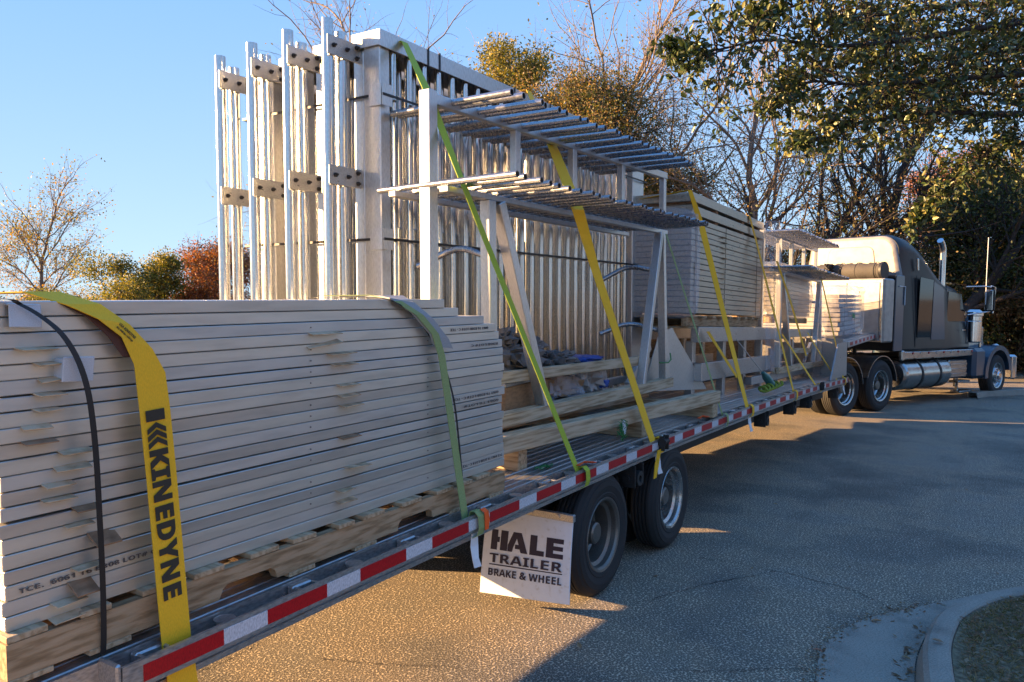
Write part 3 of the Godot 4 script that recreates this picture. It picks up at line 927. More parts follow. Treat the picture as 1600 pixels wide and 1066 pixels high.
	kb.bx(Vector3(x + 0.1, P[1].y + 0.03, -0.3), Vector3(0.22, 0.03, 0.03))
	part(kb, "flap_bracket", M.rail, o)
	for s in [0.25, 0.55, 0.85]:
		var bb := mb(o)
		var p: Vector3 = P[0].lerp(P[1], s) + Vector3(-0.019, 0.012, 0)
		bb.tube([p, p - Vector3(0.008, 0, 0)], 0.011, 6)
		part(bb, "bolt", M.rail, o)
# ------------------------------------------------------------------ the load
const ZS := -0.14
func planks_near():
	var o := thing("plank_bundle", "tall bundle of grey aluminium planks stamped with lot numbers, on a wooden pallet", "metal planks", Vector3(2.2, deck(2.2) + 0.142, -0.33))
	var y0 := deck(2.2) + 0.142
	var rows := 21
	var hgt := (1.957 - y0) / rows
	for r in rows:
		var from_top := rows - 1 - r
		var xe := 3.452 + rr(-0.018, 0.012)
		if from_top == 0: xe = 2.93
		elif from_top == 1: xe = 3.05
		elif from_top == 2: xe = 3.27
		elif from_top == 3: xe = 3.38
		elif from_top == 4: xe = 3.41
		for c in 2:
			var b := mb(o)
			var gap := 0.0024 + (0.003 if rng.randf() < 0.25 else 0.0)
			var z := ZS + rr(-0.003, 0.003) - 0.096 - c * 0.194
			b.box(Transform3D(Basis.from_euler(Vector3(rr(-0.004, 0.004), rr(-0.0012, 0.0012), rr(-0.0006, 0.0006))), Vector3((0.975 + xe) / 2 + rr(-0.006, 0.006), y0 + hgt * (r + 0.5), z)), Vector3(xe - 0.975, hgt - gap, 0.19), 0.0022)
			part(b, "plank", M["alum%d" % (rng.randi() % 4)], o)
	# shims of thin wood between the layers
	var A := []
	for q in [[92, 175, 120, 0], [122, 210, 75, 0], [135, 240, 80, 1], [127, 290, 85, 0], [122, 328, 75, 0], [92, 378, 85, 0], [99, 420, 100, 3], [196, 442, 95, 0], [185, 482, 100, 0], [150, 530, 90, 0], [152, 570, 95, 0], [222, 580, 72, 3], [205, 632, 80, 0], [270, 672, 95, 2], [224, 748, 78, 0], [214, 800, 85, 2], [178, 838, 95, 0], [172, 880, 95, 0]]:
		A.append([q[0] / 1.703, 440 + q[1] / 1.703, q[2] / 1.703, q[3]])
	for q in [[475, 172, 120, 0], [470, 208, 120, 1], [535, 270, 100, 0], [545, 310, 90, 0], [560, 352, 80, 0], [562, 390, 76, 0], [570, 430, 80, 0], [572, 460, 75, 0], [565, 572, 70, 3], [592, 652, 85, 0], [548, 742, 60, 0], [552, 803, 65, 0]]:
		A.append([300 + q[0] / 2.317, 440 + q[1] / 2.317, q[2] / 2.317, q[3]])
	for q in A:
		var p := pz(q[0], q[1], ZS)
		var w := absf(pz(q[0] + q[2] * 0.5, q[1], ZS).x - pz(q[0] - q[2] * 0.5, q[1], ZS).x)
		var r := roundf((p.y - y0) / hgt)
		p.y = y0 + r * hgt + 0.0003
		var b := mb(o)
		var kind: int = q[3]
		if kind == 2: # a wider chip hanging down out of its gap
			b.box(Transform3D(Basis.from_euler(Vector3(deg_to_rad(-52), 0.25, -0.1)), p + Vector3(0, -0.016, 0.018)), Vector3(w * 0.8, 0.058, 0.006), 0.001)
		else:
			b.box(Transform3D(Basis.from_euler(Vector3(rr(0.05, 0.3), rr(-0.15, 0.15), 0.12 if kind == 1 else rr(-0.03, 0.03))), p + Vector3(0, -0.002, rr(0.006, 0.014))), Vector3(w * 0.9, 0.004, 0.045), 0.001)
		part(b, "shim", M.shim if kind < 2 else M.shim_dark, o)
	# stamped lot numbers
	var st := func(s: String, u0: float, v0: float, u1: float, v1: float, h: float, flip: bool):
		var a := pz(u0, v0, ZS)
		var d := pz(u1, v1, ZS)
		var r := floorf(((a.y + d.y) * 0.5 - y0) / hgt) + 0.5
		var c := Vector3((a.x + d.x) / 2, y0 + r * hgt, ZS + 0.0036)
		text(o, s, Transform3D(Basis() if not flip else Basis(Vector3(-1, 0, 0), Vector3(0, -1, 0), Vector3(0, 0, 1)), c - wpos(o)), absf(d.x - a.x), h, M.ink_gray, 0.0, "stamp")
	st.call("TCE.  6061 T6 B308 LOT# C", 29, 936, 243, 866, 0.014, false)
	st.call("6061 T6 B308 LOT# C - TCE", 703, 519, 762, 512, 0.013, true)
	st.call("B308 LOT# C", 735, 546, 777, 541, 0.012, true)
	st.call("6061 T6 B308 LOT# C - TCE", 708, 626, 778, 612, 0.013, true)
	st.call("6061 T6 LOT#", 724, 636, 778, 627, 0.012, true)
	st.call("TCE 6061 T6 B308 LOT# C - TCE", 722, 730, 784, 714, 0.013, true)
	# fixing holes: small dark stubs stand in for the shade inside each
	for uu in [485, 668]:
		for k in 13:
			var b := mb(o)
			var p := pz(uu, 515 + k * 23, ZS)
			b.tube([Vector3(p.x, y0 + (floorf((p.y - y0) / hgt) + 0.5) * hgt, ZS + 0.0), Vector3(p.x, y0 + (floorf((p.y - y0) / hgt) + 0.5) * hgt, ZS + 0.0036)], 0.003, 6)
			part(b, "hole_stub", M.hole_stub, o)
	# pallet
	var pal := thing("wooden_pallet", "long timber pallet with notched stringers under the grey plank bundle", "pallet", Vector3(2.2, deck(2.2), -0.33))
	var dy := deck(2.2) + 0.004
	for z in [-0.112, -0.32, -0.52]:
		var b := mb(pal)
		var pg2 := PackedVector2Array([Vector2(0.965, 0.018), Vector2(1.63, 0.018), Vector2(1.645, 0.05), Vector2(1.665, 0.063), Vector2(1.85, 0.063), Vector2(1.87, 0.05), Vector2(1.88, 0.018), Vector2(2.55, 0.018), Vector2(2.56, 0.05), Vector2(2.58, 0.063), Vector2(2.77, 0.063), Vector2(2.79, 0.05), Vector2(2.8, 0.018), Vector2(3.42, 0.018), Vector2(3.42, 0.118), Vector2(0.965, 0.118)])
		b.prism(Transform3D(Basis(), Vector3(0, dy, z - 0.038)), pg2, 0.038)
		part(b, "stringer", M.wood_pallet, pal)
	var x := 0.97
	while x < 3.36:
		var w := rr(0.085, 0.14)
		var b := mb(pal)
		b.box(Transform3D(Basis.from_euler(Vector3(0, rr(-0.02, 0.02), rr(-0.02, 0.02))), Vector3(x + w / 2, dy + 0.129, -0.325 + rr(-0.004, 0.01))), Vector3(w, 0.019, 0.43), 0.002)
		part(b, "deck_board", M.wood_cross, pal)
		x += w + rr(0.05, 0.12)
	for xb in [1.02, 1.25, 2.0, 2.35, 3.0, 3.34]:
		var b := mb(pal)
		b.bx(Vector3(xb, dy + 0.0085, -0.325), Vector3(0.13, 0.017, 0.43), 0.002)
		part(b, "bottom_board", M.wood_cross, pal)
	# white corner pieces under the left band
	var c1 := mb()
	var q0 := pz(38, 496, -0.128)
	c1.box(Transform3D(Basis.from_euler(Vector3(-0.12, 0, -0.05)), Vector3.ZERO), Vector3(0.082, 0.062, 0.006), 0.002)
	c1.box(Transform3D(Basis.from_euler(Vector3(0, 0, -0.05)), Vector3(0, 0.031, -0.03)), Vector3(0.084, 0.006, 0.06), 0.002)
	solo(c1, "edge_protector", M.white_plastic, "white corner guard on the top edge of the plank bundle", "corner guard", "corner guards under the bands", q0 + Vector3(0, 0.003, 0.004))
	var c2 := mb()
	c2.box(Transform3D(Basis.from_euler(Vector3(0.1, 0, -0.05)), Vector3.ZERO), Vector3(0.088, 0.072, 0.006), 0.002)
	c2.box(Transform3D(Basis.from_euler(Vector3(0.05, 0.2, -0.05)), Vector3(-0.04, 0.0, -0.024)), Vector3(0.006, 0.066, 0.05), 0.002)
	solo(c2, "edge_protector", M.white_plastic, "white speckled guard slipped down onto the plank faces", "corner guard", "corner guards under the bands", pz(122, 577, -0.1))
	# black bands
	band([[2, 467, -0.12], [30, 475, -0.112], [66, 496, -0.1], [98, 524, -0.085], [123, 566, -0.075], [139, 620, -0.07], [149, 700, -0.072], [155, 800, -0.08], [160, 900, -0.092], [162, 985, -0.1], [161, 1022, -0.104]], 0.017, "black plastic band bowed off the planks over two white guards")
	band([[596, 466, -0.135], [640, 488, -0.122], [668, 520, -0.112], [690, 560, -0.108], [708, 620, -0.107], [716, 680, -0.113], [722, 745, -0.12]], 0.012, "black plastic band running beside the sage green strap")
func band(l: Array, w: float, label: String):
	var pts := []
	for q in l: pts.append(pz(q[0], q[1], q[2]))
	pts.push_front(Vector3(pts[0].x - 0.05, 1.963, -0.5))
	pts = smooth_line(pts, 4)
	var ac := []
	for p in pts: ac.append(Vector3(w, 0, 0))
	var b := mb()
	for i in pts.size(): pts[i] -= Vector3(0, 0, 0)
	b.org = pts[-1]
	b.ribbon(pts, ac, 0.0018)
	solo(b, "plastic_band", M.black, label, "band", "black bands round the planks", pts[-1])

func panels():
	var zc := [-1.2, -1.545, -1.88, -2.2]
	var ty := [3.575, 3.57, 3.55, 3.52]
	var lab := ["frontmost tall galvanised gate panel leaning behind the pipe racks", "tall galvanised gate panel standing second behind the pipe racks", "tall galvanised gate panel standing third behind the pipe racks", "rearmost tall galvanised gate panel standing at the trailer's far edge"]
	for k in 4:
		var z: float = zc[k]
		var top: float = ty[k]
		var bot := 0.96
		var xa := 3.56 + k * 0.012
		var xb := 7.62
		var o := thing("gate_panel", lab[k], "gate panel", Vector3(xa, bot, z), "gate panels packed upright on the deck")
		var b := mb(o)
		b.bx(Vector3(xa + 0.045, (top - 0.05 + bot) / 2, z + 0.03), Vector3(0.09, top - 0.1 - bot, 0.135), 0.006)
		part(b, "end_post", M.alum_flat, o)
		b = mb(o)
		b.bx(Vector3(xa + 0.05, (top - 0.06 + bot) / 2, z - 0.085), Vector3(0.085, top - 0.13 - bot, 0.085), 0.006)
		part(b, "end_post", M.alum_flat, o)
		b = mb(o)
		b.bx(Vector3(xb - 0.14, (top - 0.1 + bot) / 2, z), Vector3(0.28, top - 0.1 - bot, 0.2), 0.006)
		part(b, "end_post", M.alum_flat, o)
		# top channel, open below
		b = mb(o)
		var xm := (xa + xb) / 2
		b.bar(Vector3(xa - 0.02, top - 0.004, z), Vector3(xb, top - 0.05, z), 0.008, 0.23, 0.002)
		b.bar(Vector3(xa - 0.02, top - 0.05, z + 0.115), Vector3(xb, top - 0.096, z + 0.115), 0.1, 0.008, 0.002)
		b.bar(Vector3(xa - 0.02, top - 0.05, z - 0.115), Vector3(xb, top - 0.096, z - 0.115), 0.1, 0.008, 0.002)
		b.bx(Vector3(xa - 0.016, top - 0.05, z), Vector3(0.006, 0.084, 0.22))
		part(b, "top_channel", M.alum_flat, o)
		b = mb(o)
		b.bx(Vector3(xm, bot + 0.05, z), Vector3(xb - xa - 0.6, 0.1, 0.2), 0.006)
		part(b, "bottom_rail", M.alum_flat, o)
		for row in 2:
			for i in 24:
				var x := xa + 0.14 + 0.062 * k + 0.152 * i + 0.07 * row
				if x > xb - 0.3: continue
				b = mb(o)
				var zz := z + 0.075 - row * 0.15
				b.tube([Vector3(x, bot + 0.1, zz), Vector3(x, top - 0.03, zz)], 0.025, 10, false)
				part(b, "picket", M.galv, o)
		if k == 0: # lower infill of ribbed sheet seen behind the front pickets
			b = mb(o)
			for i in 25:
				var x := xa + 0.1 + 0.152 * i
				b.bx(Vector3(x, bot + 0.78, z + 0.02), Vector3(0.05, 1.35, 0.03), 0.008)
			part(b, "ribbed_infill", M.galv, o)
		# pair of pipes on plates at the rear edge
		for i in 2:
			b = mb(o)
			var x := 3.345 + i * 0.108
			b.tube([Vector3(x, 0.95, z - 0.12), Vector3(x, top + 0.04 - i * 0.05, z - 0.12)], 0.036, 20, false)
			part(b, "hinge_pipe", M.galv, o)
		for y in [top - 0.12, top - 0.88, 1.35]:
			b = mb(o)
			b.bx(Vector3(3.435, y, z - 0.076), Vector3(0.27, 0.115, 0.01), 0.003)
			var pl := part(b, "hinge_plate", M.plate, o)
			for q in [[3.345, 0.0], [3.453, 0.0], [3.535, 0.032], [3.535, -0.032]]:
				var bb := mb(pl)
				bb.tube([Vector3(q[0], y + q[1], z - 0.071), Vector3(q[0], y + q[1], z - 0.06)], 0.014, 6)
				bb.tube([Vector3(q[0], y + q[1], z - 0.06), Vector3(q[0], y + q[1], z - 0.045)], 0.007, 6)
				part(bb, "bolt", M.frame_black, pl)
	# black bands and sheet pads round the packed panels
	for q in [[3.19, "upper black band wound round the packed gate panels"], [2.32, "lower black band wound round the packed gate panels"]]:
		var y: float = q[0]
		var b := mb()
		b.org = Vector3(3.55, y, -1.07)
		var loop := [Vector3(3.548, y, -2.36), Vector3(3.548, y, -1.068), Vector3(5.6, y - 0.015, -1.068), Vector3(7.63, y - 0.03, -1.068), Vector3(7.63, y - 0.03, -2.36), Vector3(3.548, y, -2.36)]
		for i in 5: b.bar(loop[i], loop[i + 1], 0.016, 0.002, 0.0)
		solo(b, "plastic_band", M.black, q[1], "band", "bands round the gate panels", b.org)
		for zz in [-1.1, -1.47]:
			var pb := mb()
			pb.org = Vector3(3.545, y, zz)
			if zz > -1.2:
				pb.bx(Vector3(3.545, y, zz - 0.03), Vector3(0.004, 0.13, 0.1), 0.001)
				pb.bx(Vector3(3.59, y, zz + 0.028), Vector3(0.09, 0.13, 0.004), 0.001)
			else: pb.bx(Vector3(3.545, y, zz), Vector3(0.004, 0.13, 0.1), 0.001)
			solo(pb, "sheet_pad", M.alum_flat, ("bent" if zz > -1.2 else "flat") + " metal sheet pad under the " + ("upper" if y > 3 else "lower") + " black band", "pad", "sheet pads under the bands", pb.org)
	for x in [4.0, 4.12, 5.05, 5.6, 6.2, 6.9]:
		var b := mb()
		var y: float = 3.575 - (x - 3.56) * 0.0113
		b.org = Vector3(x, y, -1.08)
		b.bx(Vector3(x, y - 0.05, -1.078), Vector3(0.016, 0.118, 0.002))
		b.bx(Vector3(x, y + 0.004, -1.2), Vector3(0.016, 0.002, 0.246))
		solo(b, "plastic_band", M.black, "short black band looped over a top channel of the panels", "band", "short bands on the top channels", b.org)

# an open pipe with wall thickness
func hollow(b: MB, a: Vector3, d: Vector3, r: float):
	b.tube([a, d], r, 14, false)
	b.tube([a, d], r * 0.84, 14, false)
	var x := (d - a).normalized()
	var u := x.cross(Vector3.UP).normalized()
	var w := x.cross(u)
	for e in [[a, -x], [d, x]]:
		for i in 14:
			var p := u * cos(TAU * i / 14) + w * sin(TAU * i / 14)
			var q := u * cos(TAU * (i + 1) / 14) + w * sin(TAU * (i + 1) / 14)
			b.quad(e[0] + p * r, e[0] + q * r, e[0] + q * r * 0.84, e[0] + p * r * 0.84, e[1])
func racks():
	var at := Vector3(3.42, deck(3.42), -0.5)
	var o := thing("pipe_rack", "two-tier metal rack of crosswise steel pipes standing before the tall gate panels", "pipe rack", at, "pipe racks on the trailer")
	var P := func(a: Vector3, d: Vector3, w: float, h: float, nm: String, m: Material):
		var b := mb(o)
		b.bar(a, d, w, h, 0.004)
		part(b, nm, m, o)
	# upper tier
	var ur := func(x): return 3.075 + (x - 3.42) * 0.009
	P.call(Vector3(3.46, ur.call(3.46), -0.62), Vector3(7.0, ur.call(7.0), -0.62), 0.06, 0.05, "upper_rail", M.alum_flat)
	P.call(Vector3(3.42, deck(3.42) + 0.01, -0.62), Vector3(3.42, 3.115, -0.62), 0.075, 0.075, "post", M.alum_flat)
	for x in [4.33, 5.13, 6.0, 6.94]: P.call(Vector3(x, 2.62, -0.62), Vector3(x, ur.call(x) - 0.03, -0.62), 0.06, 0.05, "upright", M.alum_flat)
	for i in 12:
		var x := 3.62 + 0.254 * i
		for e in 2:
			var b := mb(o)
			var xx := x + e * 0.08
			var sk := rr(-0.02, 0.02)
			var nz := rr(-0.02, 0.02)
			var y: float = ur.call(xx) + 0.008
			hollow(b, Vector3(xx + sk, y, -1.06 + nz), Vector3(xx - sk, y, -0.165 + nz), 0.0205)
			part(b, "pipe", M.pipe, o)
	# lower tier
	var lr := func(x): return 2.555 - (x - 3.4) * 0.004
	P.call(Vector3(3.36, lr.call(3.4), -0.47), Vector3(6.62, lr.call(6.5), -0.47), 0.035, 0.06, "lower_rail", M.alum_flat)
	P.call(Vector3(3.36, lr.call(3.4) - 0.0, -0.84), Vector3(6.62, lr.call(6.5), -0.84), 0.035, 0.05, "lower_rail", M.alum_flat)
	for i in 26:
		var x := 3.38 + 0.122 * i
		var b := mb(o)
		var sk := 0.06 + rr(-0.012, 0.012)
		var nz := rr(-0.02, 0.02)
		var y: float = lr.call(x) + 0.034
		hollow(b, Vector3(x + sk, y, -1.0 + nz), Vector3(x - sk, y, 0.02 + nz), 0.0175)
		part(b, "pipe", M.pipe, o)
	# legs
	P.call(Vector3(3.81, deck(3.8) + 0.27, -0.47), Vector3(3.79, 2.535, -0.47), 0.075, 0.07, "leg", M.alum_flat)
	P.call(Vector3(4.42, deck(4.4) + 0.27, -0.44), Vector3(3.88, 2.53, -0.46), 0.07, 0.075, "brace", M.alum_flat)
	P.call(Vector3(6.58, deck(6.5) + 0.27, -0.45), Vector3(6.53, 2.53, -0.47), 0.05, 0.07, "leg", M.alum_flat)
	P.call(Vector3(6.66, deck(6.5) + 0.27, -0.45), Vector3(6.56, 2.53, -0.50), 0.05, 0.05, "leg", M.alum_flat)
	P.call(Vector3(6.02, deck(6.0) + 0.27, -0.44), Vector3(6.46, 2.53, -0.46), 0.06, 0.07, "brace", M.alum_flat)
	P.call(Vector3(6.12, deck(6.0) + 0.3, -0.6), Vector3(6.6, deck(6.5) + 0.62, -0.6), 0.06, 0.04, "brace", M.alum_flat)
	for z in [-0.42, -0.47]: P.call(Vector3(3.62, deck(3.62) + 0.295, z), Vector3(6.7, deck(6.7) + 0.30, z), 0.085, 0.042, "foot_rail", M.wood)
	for z in [-0.9]: P.call(Vector3(3.62, deck(3.62) + 0.28, z), Vector3(6.7, deck(6.7) + 0.30, z), 0.06, 0.06, "foot_rail", M.alum_flat)
	P.call(pz(770, 592, -0.5), pz(1012, 562, -0.5), 0.075, 0.04, "cross_rail", M.wood)
	for l in [[[652, 416, -0.98], [672, 408, -0.9], [696, 395, -0.8], [722, 389, -0.72], [748, 396, -0.62], [772, 405, -0.5]], [[940, 438, -0.98], [958, 428, -0.9], [975, 420, -0.82], [992, 418, -0.72], [1012, 421, -0.6], [1036, 424, -0.48]], [[937, 522, -0.98], [955, 515, -0.9], [972, 508, -0.82], [992, 507, -0.72], [1012, 512, -0.6], [1036, 518, -0.48]]]:
		var pts := []
		for q in l: pts.append(pz(q[0], q[1], q[2]))
		var b := mb(o)
		b.tube(smooth_line(pts, 4), 0.021, 10)
		part(b, "bent_handrail", M.pipe, o)
	var gp := []
	for q in [[1050, 512], [1104, 608], [1004, 612], [1030, 522]]:
		var p := pz(q[0], q[1], -0.56)
		gp.append(Vector2(p.x, p.y))
	var gb := mb(o)
	gb.prism(Transform3D(Basis(), Vector3(0, 0, -0.565)), PackedVector2Array(gp), 0.006)
	part(gb, "gusset_plate", M.alum_flat, o)
	# the second rack stands further forward on the lower deck
	var r2 := copy(o, "pipe_rack", "two-tier metal pipe rack standing over the wrapped bundles near the tractor", "pipe racks on the trailer")
	r2.position = at + Vector3(6.95, -0.24, 0.02)
	r2.rotation.z = -0.03
	# timbers carrying the racks
	var tb := func(a: Vector3, d: Vector3, w: float, h: float, m: Material, label: String, nm := "timber_sleeper"):
		var b := mb()
		b.org = (a + d) * 0.5
		b.bar(a, d, w, h, 0.004)
		solo(b, nm, m, label, "timber", "timbers under the load", b.org)
	tb.call(Vector3(3.91, deck(3.9) + 0.068, -0.3), Vector3(3.91, deck(3.9) + 0.068, -2.4), 0.135, 0.1, M.wood_cross, "timber sleeper with pale end grain beside the plank pallet")
	tb.call(Vector3(5.37, deck(5.37) + 0.062, -0.12), Vector3(5.37, deck(5.37) + 0.062, -2.4), 0.12, 0.12, M.wood_cross, "timber sleeper lying across the deck below the oval tag")
	tb.call(Vector3(6.74, deck(6.74) + 0.062, -0.02), Vector3(6.74, deck(6.74) + 0.062, -2.4), 0.12, 0.13, M.wood_cross, "timber sleeper lying across the deck before the metal gusset plate")
	tb.call(Vector3(3.52, deck(3.52) + 0.195, -0.33), Vector3(6.86, deck(6.86) + 0.18, -0.06), 0.105, 0.1, M.wood, "long square timber laid lengthwise on the sleepers", "timber_beam")
	tb.call(Vector3(3.5, deck(3.5) + 0.19, -0.84), Vector3(6.86, deck(6.86) + 0.175, -0.75), 0.105, 0.1, M.wood, "long timber behind, under the cardboard carton", "timber_beam")
	# oval tag on the long timber
	var tg := thing("oval_tag", "pale oval metal tag on green netting hanging from the long timber", "tag", pz(975, 668, -0.1))
	var b1 := mb(tg)
	var po := wpos(tg)
	b1.lathe(Transform3D(Basis(Vector3(0.028, 0.012, 0), Vector3(-0.014, 0.05, 0), Vector3(0, 0, 1)), po), [[1.0, 0.0], [1.0, 0.004], [0.9, 0.006], [0.0, 0.007]], 24)
	part(b1, "plate", M.white_plastic, tg)
	var b2 := mb(tg)
	for k in 60:
		var a := rr(0, TAU)
		var p := po + Vector3(cos(a) * rr(0.02, 0.055), sin(a) * rr(0.03, 0.06) - 0.015, rr(-0.012, -0.003))
		b2.tube([p, p + rv() * 0.025, p + rv() * 0.03], 0.0022, 4, false)
	part(b2, "netting", M.rope_green, tg)

# a lumpy closed form for sacks and wrapped things
func lump(b: MB, c: Vector3, s: Vector3, sq: float, amp: float, sd: int, nu := 22, nv := 14):
	var f := FastNoiseLite.new()
	f.seed = sd; f.frequency = 1.0; f.fractal_octaves = 3
	var g := []
	for j in nv + 1:
		var row := []
		var ph := PI * j / nv - PI / 2
		for i in nu:
			var th := TAU * i / nu
			var e := func(x): return signf(x) * pow(absf(x), sq)
			var d := Vector3(e.call(cos(th)) * e.call(cos(ph)), e.call(sin(ph)), e.call(sin(th)) * e.call(cos(ph)))
			var k := 1.0 + amp * f.get_noise_3dv(d * 1.7) + amp * 0.5 * f.get_noise_3dv(d * 5.0)
			row.append(c + d * s * 0.5 * k)
		g.append(row)
	for j in nv:
		for i in nu:
			var q := (i + 1) % nu
			var m: Vector3 = (g[j][i] + g[j + 1][q]) * 0.5
			b.quad(g[j][i], g[j][q], g[j + 1][q], g[j + 1][i], m - c)
func deck_cargo():
	# everything here rests on the timbers and sheet between rack and panels
	var y := deck(4.8) + 0.30
	var sb := mb()
	sb.org = Vector3(4.6, y - 0.03, -0.75)
	sb.box(Transform3D(Basis(), Vector3(4.75, y - 0.012, -0.72)), Vector3(1.9, 0.02, 0.42), 0.002)
	solo(sb, "metal_sheet", M.alum_flat, "pale metal sheet laid under the carton and sacks", "metal sheet", "", sb.org)
	var o := thing("cardboard_carton", "brown cardboard carton with dark blue print behind the lime strap", "carton", Vector3(4.3, y, -0.72))
	var b := mb(o)
	b.box(Transform3D(Basis.from_euler(Vector3(0, 0.05, 0)), Vector3(4.36, y + 0.09, -0.72)), Vector3(0.6, 0.17, 0.36), 0.006)
	part(b, "box", M.cardboard, o)
	b = mb(o)
	b.box(Transform3D(Basis.from_euler(Vector3(0, 0.05, 0.02)), Vector3(4.36, y + 0.195, -0.72)), Vector3(0.64, 0.03, 0.38), 0.006)
	part(b, "lid", M.plate, o)
	b = mb(o)
	b.box(Transform3D(Basis.from_euler(Vector3(0.5, 0.1, 0.1)), Vector3(4.3, y + 0.24, -0.62)), Vector3(0.42, 0.006, 0.2))
	var fl := part(b, "open_flap", M.cardboard, o)
	b = mb(fl)
	b.box(Transform3D(Basis.from_euler(Vector3(0.5, 0.1, 0.1)), Vector3(4.3, y + 0.2455, -0.617)), Vector3(0.24, 0.003, 0.05))
	part(b, "blue_print", M.blue_bag, fl)
	for q in [["cloth_heap", "crumpled grey cloth heap piled on the brown carton", M.grey_cloth, 4.38, 0.34, 0.62, 0.22, 31, "cloth"], ["wrapped_sack", "shiny film-wrapped sack lying right of the brown carton", M.film_thick, 4.98, 0.11, 0.58, 0.24, 32, "sack"], ["wrapped_sack", "small grey wrapped sack sitting on the film-wrapped one", M.grey_cloth, 4.95, 0.27, 0.3, 0.15, 33, "sack"], ["paper_bag", "white paper bag with blue ends standing at the end of the pile", M.bundle_white, 5.42, 0.12, 0.38, 0.26, 34, "bag"]]:
		var p := Vector3(q[3], y + q[4], -0.72)
		var bb := mb()
		bb.org = p
		lump(bb, p, Vector3(q[5], q[6], 0.36), 0.6, 0.5, q[7], 36, 22)
		if q[0] == "cloth_heap":
			lump(bb, p + Vector3(-0.14, 0.1, 0), Vector3(0.22, 0.2, 0.24), 0.8, 0.8, 77, 24, 16)
			lump(bb, p + Vector3(0.2, 0.06, 0.02), Vector3(0.24, 0.16, 0.22), 0.8, 0.8, 78, 24, 16)
		var s := part(bb, q[0], q[2], self)
		s.position = p
		tag(s, q[1], q[8])
		if q[0] == "paper_bag":
			for e in [[Vector3(0.0, 0.14, 0.02), Vector3(0.34, 0.05, 0.3)], [Vector3(0.13, -0.06, 0.13), Vector3(0.12, 0.07, 0.14)]]:
				var be := MB.new()
				lump(be, e[0], e[1], 0.5, 0.25, 41)
				part(be, "blue_end", M.blue_bag, s)
		if q[7] == 32:
			var inner := MB.new()
			lump(inner, Vector3.ZERO, Vector3(0.52, 0.2, 0.3), 0.55, 0.5, 52)
			part(inner, "contents", M.cardboard, s)
	# roll of foil leaning on the heap
	var rb := mb()
	rb.org = Vector3(4.42, y + 0.44, -0.66)
	rb.lathe(Transform3D(Basis(Vector3(0, 1, 0), Vector3(-0.5, 0, -0.86).normalized(), Vector3(-0.86, 0, 0.5).normalized()), rb.org), [[0.02, -0.1], [0.06, -0.1], [0.064, 0.0], [0.06, 0.1], [0.045, 0.1], [0.045, -0.08]], 20)
	solo(rb, "paper_roll", M.cardboard, "hollow brown roll lying on the grey cloth heap", "roll", "", rb.org)
